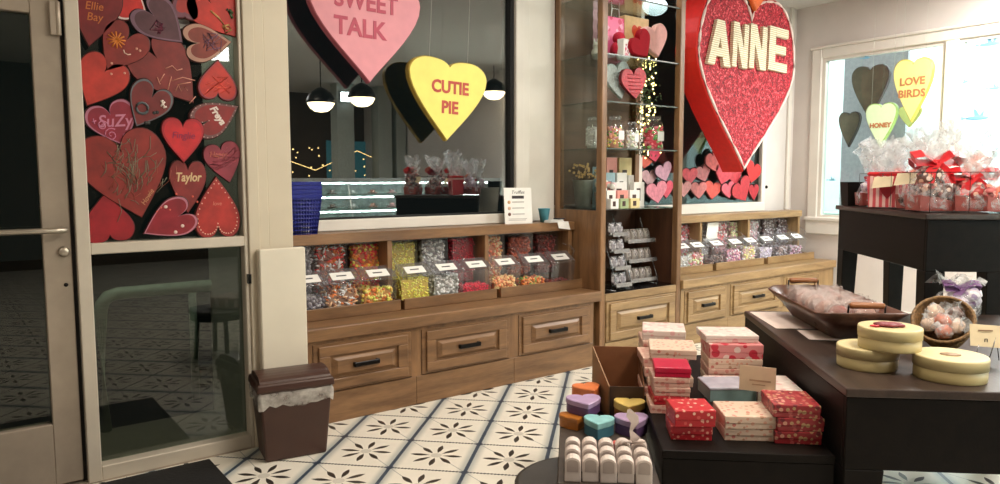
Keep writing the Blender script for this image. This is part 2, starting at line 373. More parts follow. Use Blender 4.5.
# the bright neighbouring room
M['bright'] = pmat('bright_room_paint', (240, 250, 248), .7, var=.01)
struct('wall_beyond', MB().box(10.4, 10.5, -2, 7.5, -.03, 3.6).box(XR+.12, 10.4, 7.4, 7.5, -.03, 3.6).box(XR+.12, 10.4, -2.1, -2, -.03, 3.6), M['bright'])
struct('floor_beyond', MB().box(XR+.12, 10.4, -2, 7.4, -.05, -.02), M['bright'])
struct('ceiling_beyond', MB().box(XR+.12, 10.4, -2, 7.4, 3.6, 3.7), M['bright'])
# outdoors
struct('ground', MB().box(-10, XR+.1, 4.63, 16, -.08, -.04), pmat('wet_pavement', (30, 32, 31), .5, var=.2, scale=4))
struct('threshold', MB().box(-.75, 1.236, 3.84, 4.63, -.04, .008), M['alu'])
# ------------------------------------------------------------------ storefront: door and sidelight
t = struct('door_1', MB().box(-.62, .318, 3.905, 3.915, .31, 2.195), M['doorglass'])
mb = MB().box(.312, .425, 3.87, 3.94, .02, ZC-.9).box(-.74, -.62, 3.87, 3.94, .02, ZC-.9).box(-.62, .312, 3.87, 3.94, .02, .315).box(-.62, .312, 3.87, 3.94, 2.19, ZC-.9)
mb.build('door_frame', M['alu'], t, bevel=.004)
MB().tube([(-.6, 3.80, 1.222), (.36, 3.80, 1.222), (.393, 3.805, 1.222), (.398, 3.84, 1.222), (.398, 3.87, 1.222)], .014, 10).build('push_bar', M['steel'], t)
MB().lathe([(0, 0), (.024, 0), (.024, .012), (.016, .02), (0, .02)], 20).build('lock_cylinder', M['steel'], t, (.393, 3.87, 1.12), (PI/2, 0, 0))
MB().lathe([(0, 0), (.009, 0), (.009, .004), (0, .004)], 12).build('screw', M['bronze'], t, (.395, 3.87, .965), (PI/2, 0, 0))
MB().box(.385, .412, 3.845, 3.87, 2.10, 2.25).lathe([(.012, 0), (.012, .15)], 10, (.418, 3.852, 2.10)).build('hinge', M['alu'], t, bevel=.003)
mb = MB().box(.425, .442, 3.885, 3.93, 0, ZC).box(-.75, -.742, 3.885, 3.93, 0, ZC)
struct('trim_9', mb, M['dark'])
mb = MB().box(.442, .500, 3.84, 3.94, 0, ZC).box(1.215, 1.236, 3.85, 3.94, 0, ZC)
mb.box(.5, 1.215, 3.845, 3.94, 1.10, 1.153).box(.5, 1.215, 3.845, 3.94, 0, .074).box(-.75, .442, 3.87, 3.94, ZC-.88, ZC)
struct('trim_10', mb, M['frame'], bevel=.004)
struct('window_5', MB().box(.5, 1.215, 3.916, 3.924, .074, 1.10).box(.5, 1.215, 3.93, 3.938, 1.153, ZC), M['doorglass'])
MB().box(1.222, 1.238, 3.825, 3.85, .90, .95).build('latch', M['bronze']).__setitem__('kind', 'structure')
# ------------------------------------------------------------------ wooden hearts stacked in the sidelight
def hx(px, py, Y): p = aty(px, py, Y); return p.x, p.z
def place_heart(name, label, cat, notch, tip, Y, W, mats, th=.03, border=.0, rise=.26, yw=.12, group=None, tipx=.13, tilt=0, bev=.004):
    x0, z0 = hx(*notch, Y); x1, z1 = hx(*tip, Y)
    nt = math.hypot(x1-x0, z1-z0); ang = math.atan2(x1-x0, -(z1-z0))   # rotation about Y
    pts = heart_pts(W, nt, rise*nt, yw*nt, tipx)
    mb = heart_mb(pts, th, nt, border, bev)
    t = thing(name, label, cat, (x0, Y, z0), group=group, rot=(0, -ang, 0) if not tilt else (0, -ang, tilt))
    mb.build('heart_board', mats, t)
    t['nt'] = nt
    return t, nt, ang
HM = {}
def hm(c, var=.16, sc=14, rough=.5):
    k = (c, var)
    if k not in HM: HM[k] = pmat('painted_wood_%d_%d_%d' % c, c, rough, var=var, scale=sc, bump=.08)
    return HM[k]
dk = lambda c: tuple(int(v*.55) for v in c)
G1 = 'painted wooden hearts in the sidelight window'
def sh(label, notch, tip, wpx, col, Yo=0, border=None, bw=.14, **k):
    Y = 3.868+Yo
    col = tuple(int(v*.93) for v in col); border = border and tuple(int(v*.9) for v in border)
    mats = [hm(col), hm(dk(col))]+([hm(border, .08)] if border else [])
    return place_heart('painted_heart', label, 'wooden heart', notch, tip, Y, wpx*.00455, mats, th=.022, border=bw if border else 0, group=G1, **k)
def script(t, s, size, col, z=-.3, x=0, rot=0, bold=.0, key='letters', sx=.9):
    k = 'paint_%d_%d_%d' % col
    m = HM.get(k) or HM.setdefault(k, pmat(k, col, .5, var=.03))
    return text(s, size, m, t[0], x=x*t[1], z=z*t[1], y=-.001, rot=rot-t[2], ext=.0008, bold=bold, sx=sx, shear=.2, name='lettering')
def strokes(t, lines, col, r=.0018, name='painted_marks'):
    # painted brush marks: polylines in units of the notch-to-tip length, drawn on the face
    k = 'paint_%d_%d_%d' % col
    m = HM.get(k) or HM.setdefault(k, pmat(k, col, .5, var=.03)); mb = MB()
    ca, sa = math.cos(t[2]), math.sin(t[2])
    for ln in lines:
        pts = []
        for u, v in ln:
            pts.append((u*t[1], -.0008, v*t[1]))
        if len(pts) > 1: mb.tube(pts, r, 5)
    return mb.build(name, m, t[0])
def upright(t, lines):  # convert marks given in picture axes about the heart centre to the heart's own axes
    ca, sa = math.cos(t[2]), math.sin(t[2])
    return [[(u*ca+v*sa, -.38+(-u*sa+v*ca)) for u, v in ln] for ln in lines]
def spiral(cx, cy, r0, turns, n=22, ph=0):
    return [(cx+r0*(1-i/n*.85)*math.cos(ph+turns*2*PI*i/n), cy+r0*(1-i/n*.85)*math.sin(ph+turns*2*PI*i/n)) for i in range(n+1)]
def zig(n, w, h, cx=0, cy=0, seed=0):
    q = random.Random(seed); return [[(cx+q.uniform(-w, w), cy+q.uniform(-h, h)) for _ in range(4)] for _ in range(n)]
def dots(t, pts, col, r=.006, name='painted_dots'):
    k = 'paint_%d_%d_%d' % col
    m = HM.get(k) or HM.setdefault(k, pmat(k, col, .5, var=.03)); mb = MB()
    for u, v in pts: mb.blob((u*t[1], -.0005, v*t[1]), r, .0015, r, 8, 4)
    return mb.build(name, m, t[0])
def rim(t, W, k, n, rise=.26, yw=.12):
    pts = heart_pts(W, 1, rise, yw, n=n); return [(x*k, -.36+(z+.36)*k) for x, z in pts]
c_deep, c_red, c_brick = (142, 38, 34), (196, 44, 36), (132, 48, 42)
t = sh('dark red wooden heart lettered Ellie Bay in orange, top left of the sidelight', (97, -8), (89, 47), 50, (126, 30, 32)); ab = t
script(t, 'Ellie\nBay', .052, (196, 110, 50), z=-.36)
t = sh('red heart tip with pink outline poking in at the top edge above Ellie Bay', (104, -22), (104, 3), 30, c_deep, .012, (232, 190, 190), .12)
t = sh('bright red upside-down heart with white outline at the top, right of Ellie Bay', (130, 19), (131, -26), 32, (206, 42, 36), .004, (236, 212, 206), .10, rise=.06)
t = sh('grey purple wooden heart with mauve outline, tilted with its tip to lower right', (153, 15), (183, 43), 50, (92, 52, 62), .0, (128, 92, 110), .12, rise=.42, yw=.0)
strokes(t, zig(9, .2, .16, -.18, -.3, 3), (128, 48, 76), .0016)
t = sh('mauve bordered red upside-down heart at the top edge, right of the grey purple heart', (185, 17), (186, -24), 29, (178, 50, 42), .004, (126, 72, 88), .3, rise=.06)
t = sh('bright red wooden heart painted with a green leaf and a pan, top right corner', (211, 3), (236, 37), 58, (204, 44, 30), .004, rise=.40, yw=.05)
strokes(t, upright(t, [[(-.25, .1), (-.05, -.05), (.12, -.28)], [(.04, -.26), (.2, -.2), (.26, -.32), (.12, -.42), (.04, -.26)], [(.1, -.3), (.2, -.3)]]), (196, 150, 96), .0055)
strokes(t, upright(t, [[(.16, .2), (.26, .08), (.3, -.02)], [(.22, .2), (.3, .1)]]), (60, 84, 44), .008, 'painted_leaf')
t = sh('brown red wooden heart with pale tan outline, its tip pointing right', (198, 43), (232, 42), 43, (140, 56, 44), .0, (196, 148, 128), .17, rise=.40, yw=.02)
strokes(t, upright(t, zig(7, .28, .3, .05, 0, 5)), (120, 84, 110), .002)
t = sh('dark red wooden heart painted with a yellow sun and white moon', (127, 40), (107, 71), 46, (140, 40, 34), .0, rise=.40, yw=.0)
sun = [[(0, 0), (.22*math.cos(a*PI/6), .22*math.sin(a*PI/6))] for a in range(12)]
strokes(t, [[(p[0]-.02, p[1]+.25) for p in ln] for ln in upright(t, sun)] if 0 else upright(t, [[(p[0]-.06, p[1]+.3) for p in ln] for ln in sun]), (206, 120, 44), .004, 'painted_sun')
strokes(t, upright(t, [[(.1, .06), (.12, -.02), (.2, -.06), (.27, -.04)]]), (226, 196, 180), .003, 'painted_moon')
dots(t, upright(t, [[(-.2, -.32), (-.22, -.6), (.1, -.55), (.42, .12), (.5, .08)]])[0], (206, 150, 130), .006)
t = sh('large brick red wooden heart scrawled with pale marks below the grey purple heart', (157, 58), (194, 103), 64, (134, 44, 40), .004, rise=.36, yw=.02)
strokes(t, upright(t, [[(-.1, .12), (.02, .18), (.1, .1), (.2, .14)], [(-.25, -.05), (-.2, -.18)], [(-.12, .02), (-.2, -.12)], [(0, -.02), (-.08, -.3)], [(.06, -.28), (.12, -.16), (.16, -.28), (.22, -.18), (.28, -.26)], [(.0, -.1), (.2, -.02), (.42, -.06)], [(.3, -.5), (.42, -.36)], [(.1, -.16), (.34, -.1)]]), (214, 150, 130), .0024)
t = sh('plain orange red wooden heart on the left edge under Ellie Bay', (105, 72), (87, 106), 48, (198, 58, 46), .0, rise=.40, yw=.02)
t = sh('raspberry wooden heart lettered Suzy with lilac scrolls, on the left edge', (110, 114), (124, 146), 50, (152, 34, 56), .004, (196, 124, 150), .08, rise=.36, yw=.05)
script(t, 'SuZy', .08, (196, 124, 150), z=-.24, rot=.1, bold=.001, x=.04)
strokes(t, upright(t, [spiral(-.34, .0, .16, 1.5), spiral(-.12, -.26, .2, 1.6, ph=1), spiral(.28, -.3, .12, 1.4), [(-.62, .1), (-.5, .14)], [(-.58, .2), (-.55, .04)]]), (200, 120, 150), .0026, 'painted_scrolls')
t = sh('dark red wooden heart painted with a grey ring and a white bow, right of Suzy', (152, 97), (136, 127), 44, (122, 36, 36), -.004, (104, 112, 118), .07, rise=.42, yw=.0)
strokes(t, upright(t, [[(.16*math.cos(a*PI/6)-.1, .16*math.sin(a*PI/6)+.0) for a in range(13)]]), (86, 94, 98), .0065, 'painted_ring')
strokes(t, upright(t, [[(.42, .24), (.5, .08)], [(.4, .08), (.52, .22)], [(.40, .22), (.48, .26)], [(.46, .04), (.56, .08)]]), (222, 206, 196), .0045, 'painted_bow')
dots(t, upright(t, [[(.05, -.42), (-.02, -.42), (.3, -.1), (.22, -.12)]])[0], (28, 26, 26), .009)
t = sh('orange red upside-down heart with purple rim on the right edge', (218, 93), (218, 59), 44, (206, 54, 44), .004, (150, 60, 76), .07, rise=.22)
strokes(t, zig(6, .4, .3, 0, -.2, 11), (228, 90, 70), .002)
t = sh('dark red heart with a grey dotted rim and white looped writing, tip to upper right', (208, 121), (239, 106), 40, (146, 34, 34), .0, (126, 84, 84), .14, rise=.42, yw=.0)
script(t, 'Freya', .05, (228, 214, 206), z=-.32, rot=-1.0, bold=.002, x=.02)
dots(t, rim(t, 40*.00455/t[1], .92, 4, .42, 0), (196, 166, 160), .0035)
t = sh('scarlet wooden heart with purple writing and upright tip in the middle right', (183, 127), (184, 163), 45, (212, 38, 46), -.008, (186, 34, 48), .1, rise=.26, yw=.10)
script(t, 'Finglie', .048, (132, 30, 74), z=-.24)
t = sh('mauve red patterned wooden heart with faint gold writing on the right edge', (221, 150), (230, 183), 42, (150, 50, 66), .0, rise=.22, yw=.12)
script(t, 'Happy', .04, (196, 110, 84), z=-.12, x=-.1)
strokes(t, zig(9, .45, .3, 0, -.25, 21), (176, 84, 98), .0016)
t = sh('largest heart, brick red with a grey green chalky scribble, lower left of the sidelight', (121, 152), (142, 218), 86, (148, 44, 36), -.004, rise=.30, yw=.12)
q = random.Random(5); ln = []
for i in range(90):
    x0, y0 = q.gauss(.02, .16), q.gauss(-.02, .2); a = q.gauss(1.1, .5); l = q.uniform(.1, .34)
    ln.append([(x0, y0), (x0+l*math.cos(a)*.5, y0+l*math.sin(a)*.5), (x0+l*math.cos(a+.3), y0+l*math.sin(a+.3))])
strokes(t, upright(t, ln[:60]), (122, 118, 98), .0016, 'grey_scribble'); strokes(t, upright(t, ln[60:]), (158, 84, 62), .001, 'orange_scribble')
script(t, 'Howie', .035, (206, 150, 110), z=-.72, x=.16, rot=1.0)
t = sh('brown red wooden heart lettered Taylor in cream, between the largest heart and the right edge', (188, 170), (188, 214), 40, (140, 42, 40), .006, rise=.22, yw=.12)
script(t, 'Taylor', .062, (214, 184, 140), z=-.17, bold=.0015, sx=.75)
dots(t, [(-.25, -.55), (.1, -.6), (.2, -.72)], (206, 90, 70), .006)
t = sh('orange red upside-down heart with a dashed pale rim, bottom right of the sidelight', (218, 226), (216, 176), 51, (186, 50, 42), .0, (170, 54, 50), .1, rise=.24, yw=.12)
dots(t, rim(t, 51*.00455/t[1], .86, 6, .24, .12), (228, 180, 160), .004)
script(t, 'love', .03, (214, 130, 110), z=-.45)
t = sh('plain crimson upside-down heart, bottom left corner of the sidelight', (110, 235), (104, 194), 50, (166, 24, 36), .0, rise=.18, yw=.16)
t = sh('crimson heart with lilac outline and white flowers, bottom centre, tip to the left', (179, 216), (143, 234), 44, (150, 28, 42), -.004, (206, 130, 150), .07, rise=.40, yw=.0)
dots(t, upright(t, [[(.02, .42), (.42, -.1), (.24, -.26)]])[0], (230, 206, 196), .009)
dots(t, upright(t, [[(-.2, .3), (-.1, .4), (.12, .34)]])[0], (206, 90, 70), .005)
for i, (px, py, w, h) in enumerate(((185, 23, 12, 9), (180, 46, 14, 5), (128, 68, 12, 9), (157, 47, 5, 3), (144, 56, 5, 3))):
    x, z = hx(px, py, 3.9)
    o = MB().box(-w*.0023, w*.0023, 0, .002, -h*.0024, h*.0024).build('paper_scrap', M['white'], None, (x, 3.925, z), (0, .2*(i-1), 0))  # white pieces added for the bright light showing between the hearts
    tag(o, ['white paper scrap right of the grey purple heart', 'white paper scrap under the grey purple heart', 'white paper scrap below the sun heart', 'tiny white paper scrap beside the sun heart', 'tiny white paper scrap above the brick red heart'][i], 'paper')
# ------------------------------------------------------------------ outdoors seen through the sidelight
t = thing('handrail', 'grey green bent pipe handrail outside behind the sidelight glass', 'railing', (.63, 4.6, -.04))
MB().tube([(0, 0, 0), (0, 0, .74), (.012, 0, .79), (.04, 0, .825), (.09, 0, .84), (.72, 0, .84), (.78, .02, .83)], .036, 14).build('rail_pipe', pmat('galvanised_pipe', (196, 210, 192), .45, .0), t)
MB().tube([(.62, .5, 0), (.62, .5, .8)], .025, 10).build('post', pmat('galvanised_post', (170, 184, 168), .45, .0), t)
# ------------------------------------------------------------------ floor mat, bin
o = MB().box(-2.2, 0, -1.1, 0, 0, .012).build('floor_mat', M['black'], None, (.985, 3.80, 0), (0, 0, math.radians(0)), bevel=.004)
tag(o, 'black rubber entrance mat on the floor by the sidelight', 'mat')
t = thing('trash_can', 'brown plastic swing-lid trash can with a clear liner, in front of the ivory panel', 'trash can', (1.375, 3.66, 0), math.radians(-9))
mbn = pmat('brown_bin_plastic', (66, 41, 32), .38, var=.05, scale=8)
w0, d0 = .315, .20
MB().taper(0, 0, 0, .39, w0, d0, .375, .27).build('bin_body', mbn, t, bevel=.012, seg=2)
mb = MB(); q = []
for k in range(48):   # the liner folded over the rim
    a = 2*PI*k/48; sx_ = max(-1, min(1, 1.45*math.cos(a))); sy_ = max(-1, min(1, 1.45*math.sin(a))); q.append((sx_, sy_))
vs = []; prof = [(.385, .95), (.36, 1.04), (.325, 1.03), (.30, 1.02)]
for z, k in prof:
    for i, (a, b) in enumerate(q):
        jz = (R.uniform(-.02, .012) if z < .31 else 0); kk = k+R.uniform(-.012, .02)
        vs.append((a*.185*kk, b*.132*kk, z+jz))
mb.add(vs, [(i*48+k, i*48+(k+1) % 48, (i+1)*48+(k+1) % 48, (i+1)*48+k) for i in range(3) for k in range(48)], 0, True)
mb.build('bin_liner', film('bin_liner_film', (210, 205, 198), .45, .2, 18), t)
mb = MB().taper(0, 0, .375, .42, .40, .29, .385, .275).build('bin_rim', mbn, t, bevel=.01, seg=2)
mb = MB(); n = 10
for i in range(n):
    a0, a1 = PI*i/n, PI*(i+1)/n; r_ = .125
    y0, zz0, y1, zz1 = -r_*math.cos(a0), .42+.035*math.sin(a0), -r_*math.cos(a1), .42+.035*math.sin(a1)
    mb.add([(-.18, y0, zz0), (.18, y0, zz0), (.18, y1, zz1), (-.18, y1, zz1), (-.18, y0, .41), (.18, y0, .41), (.18, y1, .41), (-.18, y1, .41)],
           [(0, 1, 2, 3), (4, 7, 6, 5), (0, 4, 5, 1), (1, 5, 6, 2), (2, 6, 7, 3), (3, 7, 4, 0)])
mb.build('swing_lid', mbn, t)
# ------------------------------------------------------------------ low drawer cabinets
YF = 3.96
def drawer(parent, x0, x1, z0, z1, wm, wmz, y=YF):
    # a framed drawer front with a raised field and a dark pull; origin at the cabinet's own base
    b = .085
    mb = MB().box(x0, x1, y-.006, y+.012, z0, z1)
    d = mb.build('drawer', wm, parent, bevel=.003)
    mb = MB()
    for (a0, a1, c0, c1) in ((x0+.03, x1-.03, z1-.075, z1-.015), (x0+.03, x1-.03, z0+.015, z0+.075)): mb.box(a0, a1, y-.022, y-.006, c0, c1)
    for (a0, a1) in ((x0+.03, x0+b+.015), (x1-b-.015, x1-.03)): mb.box(a0, a1, y-.022, y-.006, z0+.075, z1-.075)
    mb.build('drawer_frame', wm, d, bevel=.004)
    xa, xb, za, zb = x0+b+.03, x1-b-.03, z0+.088, z1-.088
    MB().hexa([(xa, y-.008, za), (xb, y-.008, za), (xb, y-.008, zb), (xa, y-.008, zb)][::-1], [(xa+.03, y-.024, za+.02), (xb-.03, y-.024, za+.02), (xb-.03, y-.024, zb-.02), (xa+.03, y-.024, zb-.02)][::-1]).build('raised_panel', wm, d)
    cx, cz = (x0+x1)/2, (z0+z1)/2; hw = .085
    mb = MB().box(cx-hw, cx+hw, y-.052, y-.040, cz-.012, cz+.016).box(cx-hw, cx-hw+.02, y-.045, y-.02, cz-.012, cz+.016).box(cx+hw-.02, cx+hw, y-.045, y-.02, cz-.012, cz+.016)
    mb.build('handle', M['bronze'], d, bevel=.004)
def cabinet(x0, x1, dx0, dx1, label, wm, wmz, zt=.505, left=True, base=.185, dz0=.20, dz1=.485):
    t = thing('drawer_cabinet', label, 'cabinet', (0, 0, 0), group='low drawer cabinets under the candy bins')
    mb = MB().box(x0, x1, YF+.012, 4.50, .0, zt)
    mb.build('cabinet_body', wm, t)
    mb = MB().box(x0, dx0, YF, YF+.012, base, zt).box(dx1, x1, YF, YF+.012, base, zt).box(dx0, dx1, YF, YF+.012, dz1, zt)
    mb.build('face_frame', wmz, t)
    MB().box(x0, x1, YF-.004, YF+.012, 0, base).build('plinth', wm, t, bevel=.003)
    drawer(t, dx0+.003, dx1-.003, dz0-.008, dz1, wm, wmz)
    return t
cabinet(1.50, 2.315, 1.62, 2.281, 'brown wood drawer cabinet beside the trash can, leftmost of the low run', M['wood'], M['woodz'])
cabinet(2.315, 3.115, 2.354, 3.073, 'brown wood drawer cabinet in the middle of the left run, under the yellow candy', M['wood'], M['woodz'])
cabinet(3.115, 3.90, 3.154, 3.862, 'brown wood drawer cabinet next to the tall glass shelf unit, under the peach candy', M['wood'], M['woodz'])
o = MB().box(1.50, 3.968, 3.935, 4.50, .506, .583).build('bench_top', M['wood'], bevel=.006)
tag(o, 'long brown wood ledge carrying the left row of candy bins', 'ledge')
X1, X2 = 3.97, 4.938
dx_ = [aty(px, 300, YF).x for px in (684, 725.5, 730, 779, 783, 818)]
cabinet(4.942, (dx_[1]+dx_[2])/2, dx_[0], dx_[1], 'light oak drawer cabinet just right of the tall glass shelf unit', M['woodr'], M['woodrz'])
cabinet((dx_[1]+dx_[2])/2, (dx_[3]+dx_[4])/2, dx_[2], dx_[3], 'light oak drawer cabinet in the middle of the right run, behind the bowl tip', M['woodr'], M['woodrz'])
cabinet((dx_[3]+dx_[4])/2, 7.47, dx_[4], dx_[5], 'light oak drawer cabinet in the far right corner by the white wall', M['woodr'], M['woodrz'])
o = MB().box(4.942, 7.48, 3.935, 4.495, .506, .583).build('bench_top', M['woodr'], bevel=.006)
tag(o, 'long light oak ledge carrying the right row of candy bins', 'ledge')
# ------------------------------------------------------------------ bin shelving above the ledges
def shelving(x0, x1, divs, label, wm, wmz, xe):
    t = thing('bin_shelf', label, 'shelf unit', (0, 0, 0))
    MB().box(x0, xe, 4.245, 4.425, 1.043, 1.11).build('shelf_board', wm, t, bevel=.005)
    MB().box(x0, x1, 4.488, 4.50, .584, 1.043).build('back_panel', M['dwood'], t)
    for d in divs: MB().box(d-.018, d+.018, 4.262, 4.488, .584, 1.043).build('divider', wmz, t, bevel=.003)
    return t
dl = [aty(390, 262, 4.262).x, aty(487, 255, 4.262).x]
shelving(1.50, 3.966, [1.53]+dl+[3.93], 'brown wood shelf unit with dividers over the left candy bins', M['wood'], M['woodz'], 3.966)
dr = [aty(701, 235, 4.262).x, aty(749, 230, 4.262).x]
shelving(4.945, 7.30, [4.965]+dr+[7.28], 'light oak shelf unit with dividers over the right candy bins', M['woodr'], M['woodrz'], 7.31)
# trays that the bins stand in
def tray(x0, x1, label, wm, grp):
    t = thing('bin_tray', label, 'tray', (x0, 4.165, .584), group=grp); L_ = x1-x0
    MB().box(0, L_, 0, .018, 0, .072).build('tray_front', wm, t, bevel=.003)
    MB().box(0, L_, .018, .31, 0, .012).build('tray_floor', wm, t)
    MB().box(0, .016, .018, .31, .012, .06).build('tray_side', wm, t); MB().box(L_-.016, L_, .018, .31, .012, .06).build('tray_side', wm, t)
YT = 4.165
tx = lambda px: aty(px, 300, YT).x
tray(1.56, tx(401), 'brown wood tray holding the three leftmost candy bins', M['wood'], 'wooden trays under the candy bins')
tray(tx(404.5), tx(497), 'brown wood tray holding the yellow, silver and crimson candy bins', M['wood'], 'wooden trays under the candy bins')
tray(tx(501), tx(583), 'brown wood tray holding the peach and dark candy bins beside the tall shelf unit', M['wood'], 'wooden trays under the candy bins')
tx = lambda px: aty(px, 262, YT).x
tray(4.95, tx(713), 'light oak tray holding the white and pink candy bins beside the tall shelf unit', M['woodr'], 'wooden trays under the candy bins')
tray(tx(716.5), tx(764), 'light oak tray in the middle of the right row of candy bins', M['woodr'], 'wooden trays under the candy bins')
tray(tx(768), tx(814), 'light oak tray with the last three candy bins by the white wall', M['woodr'], 'wooden trays under the candy bins')
# ------------------------------------------------------------------ gravity candy bins
CM = {}
def cm(c):
    if c not in CM: CM[c] = pmat('candy_%d_%d_%d' % c, tuple(min(255, int(v*1.2+10)) for v in c), .3, var=.05, scale=60, spec=.6)
    return CM[c]
def candy(label, loc, cols, x, y0, y1, z0, z1, size, n, shape='blob', slope=0, name='candy_fill'):
    # loose candy: a heap whose outer pieces are modelled one by one
    mb = MB(); mats = [cm(c) for c in cols]; s = size
    av = tuple(int(sum(c[i] for c in cols)/len(cols)*.7) for i in range(3)); mats.append(cm(av)); k = len(cols)
    mb.box(-x+s, x-s, y0+s, y1-s, z0, max(z0+.01, z1-s*.8), k)
    for _ in range(n):
        w = R.random()
        if w < .5: p = (R.uniform(-x+s*.5, x-s*.5), y0+s*.6+R.uniform(0, s*.6), R.uniform(z0+s*.5, z1-s*.4))
        elif w < .68: p = (R.choice((-1, 1))*(x-s*.7), R.uniform(y0+s, y1-s), R.uniform(z0+s*.5, z1-s*.4))
        else: p = (R.uniform(-x+s, x-s), R.uniform(y0+s, y1-s), z1-s*.6+R.uniform(-.3, .5)*s)
        mi = R.randrange(k); Mx = Matrix.Rotation(R.uniform(0, PI), 3, Vector((R.uniform(-1, 1), R.uniform(-1, 1), R.uniform(-1, 1))).normalized())
        if shape == 'stick': mb.blob(p, s*.95, s*.28, s*.28, 5, 4, mi, 0, Mx)
        elif shape == 'cube': mb.box(-s*.5, s*.5, -s*.5, s*.5, -s*.5, s*.5, mi, Matrix.Translation(p) @ Mx.to_4x4())
        else: mb.blob(p, s*.6, s*.5, s*.42, 6, 4, mi, .12, Mx)
    o = mb.build(name, mats, None, loc)
    return tag(o, label, 'candy', None, 'stuff')
def make_bin(name, label, loc, grp):
    # x across, front at y = 0, base at z = 0: a scoop tub in front, a hopper behind, hinged lid with a label
    t = thing(name, label, 'candy bin', loc, 0, grp); W = .121
    side = [(.03, 0), (-.012, .05), (-.028, .20), (-.02, .215), (.075, .262), (.10, .262), (.10, .02), (.25, .02), (.25, 0)]
    mb = MB()
    for a, b in ((( .03, 0), (-.012, .05)), ((-.012, .05), (-.03, .205))):   # front wall, two facets
        mb.add([(-W, a[0], a[1]), (W, a[0], a[1]), (W, b[0], b[1]), (-W, b[0], b[1])], [(0, 1, 2, 3)])
    for s_ in (-1, 1):
        mb.add([(s_*W, y, z) for y, z in ((.03, 0), (-.012, .05), (-.03, .205), (.07, .27), (.15, .27), (.15, 0))], [(0, 1, 2, 3, 4, 5)])
    mb.add([(-W, .03, .001), (W, .03, .001), (W, .15, .001), (-W, .15, .001)], [(0, 1, 2, 3)])
    mb.build('scoop_tub', M['plastic'], t)
    mb = MB().tube([(-W, -.03, .205), (W, -.03, .205)], .004, 6).tube([(-W, -.03, .205), (-W, .07, .27)], .003, 6).tube([(W, -.03, .205), (W, .07, .27)], .003, 6)
    mb.build('tub_lip', M['lidplastic'], t)
    mb = MB().hexa([(-W+.004, -.022, .212), (W-.004, -.022, .212), (W-.004, .075, .275), (-W+.004, .075, .275)], [(-W+.004, -.025, .217), (W-.004, -.025, .217), (W-.004, .075, .281), (-W+.004, .075, .281)])
    lid = mb.build('lid', M['lidplastic'], t)
    c = .075
    MB().hexa([(-c, -.016, .223), (c, -.016, .223), (c, .042, .2605), (-c, .042, .2605)], [(-c, -.017, .2255), (c, -.017, .2255), (c, .041, .263), (-c, .041, .263)]).build('label_card', M['white'], lid)
    MB().hexa([(-c*.5, .008, .242), (c*.4, .008, .242), (c*.4, .016, .247), (-c*.5, .016, .247)], [(-c*.5, .0075, .2433), (c*.4, .0075, .2433), (c*.4, .0155, .2483), (-c*.5, .0155, .2483)]).build('label_print', M['ink'], lid)
    MB().tube([(W-.004, .0, .24), (W+.008, -.012, .285), (W+.006, .04, .325), (W-.012, .11, .335)], .0045, 6).build('lid_handle', M['lidplastic'], t)
    hw = .108
    mb = MB()
    vs = [(-hw, .158, .03), (hw, .158, .03), (hw, .26, .03), (-hw, .26, .03), (-hw, .158, .432), (hw, .158, .432), (hw, .26, .432), (-hw, .26, .432)]
    mb.add(vs, [(0, 1, 5, 4), (1, 2, 6, 5), (2, 3, 7, 6), (3, 0, 4, 7)])
    mb.build('hopper', M['plastic'], t)
    MB().box(-hw-.003, hw+.003, .155, .263, .428, .436).build('hopper_lid', M['lidplastic'], t)
    return t
GL = 'gravity candy bins of the left row'; GR = 'gravity candy bins of the right row'
gray, wht, org, yel, red_, brn, sil, crim, peach, grn, pnk = (120, 116, 124), (232, 224, 212), (222, 108, 40), (240, 206, 84), (196, 40, 40), (96, 52, 36), (176, 172, 170), (186, 20, 48), (228, 150, 98), (96, 140, 60), (232, 150, 160)
left = [(309, 'greyish wrapped candies, half hidden behind the ivory panel', [gray, (150, 146, 150), (90, 86, 96)], 'blob', .022, .13, [gray, (150, 146, 150)]),
        (343, 'mixed white, orange and brown candy sticks', [wht, org, brn, (206, 160, 120), wht], 'stick', .026, .175, [wht, org, brn, red_]),
        (379, 'orange, yellow and red gummies', [org, yel, (236, 160, 60), (230, 190, 110)], 'blob', .023, .145, [org, red_, yel, (230, 130, 40)]),
        (416, 'small bright yellow candies', [yel, (232, 194, 60), (244, 214, 110)], 'blob', .013, .19, [yel, (206, 180, 90), (224, 206, 130)]),
        (447.5, 'silver and white wrapped candies', [sil, (222, 226, 208), (130, 132, 126)], 'blob', .022, .19, [sil, (206, 204, 204), (130, 126, 130)]),
        (477, 'crimson red candies, half full', [crim, (206, 36, 66)], 'blob', .015, .10, [crim, (160, 10, 34)]),
        (506, 'peach orange gummies', [peach, (240, 176, 120), (214, 120, 74)], 'blob', .024, .13, [peach, (214, 110, 80), (240, 180, 140)]),
        (535, 'mixed red, green and orange gummies', [(170, 70, 40), grn, org, (200, 140, 70)], 'blob', .023, .10, [(130, 50, 36), (160, 70, 44)]),
        (561, 'dark red licorice candies, next to the tall shelf unit', [(92, 30, 30), (120, 40, 36), (66, 30, 28)], 'blob', .02, .06, [(110, 30, 30), (140, 44, 40), (84, 26, 28)])]
first = None
ZB = .597
for i, (px, desc, cols, shp, sz, fill, hcols) in enumerate(left):
    x = aty(px, 292, 4.215).x; loc = (x, 4.215, ZB); lab = 'clear acrylic candy bin of '+desc
    if first is None: first = make_bin('candy_bin', lab, loc, GL)
    else: dup(first, lab, loc)
    candy('loose candy in the scoop tub: '+desc, loc, cols, .117, .0, .145, .004, fill, sz, 300 if sz < .015 else 170, shp)
    candy('loose candy in the hopper behind: '+desc, loc, hcols, .105, .160, .257, .10, .415 if i not in (7, 8) else .40, sz, 420 if sz < .015 else 280, shp)
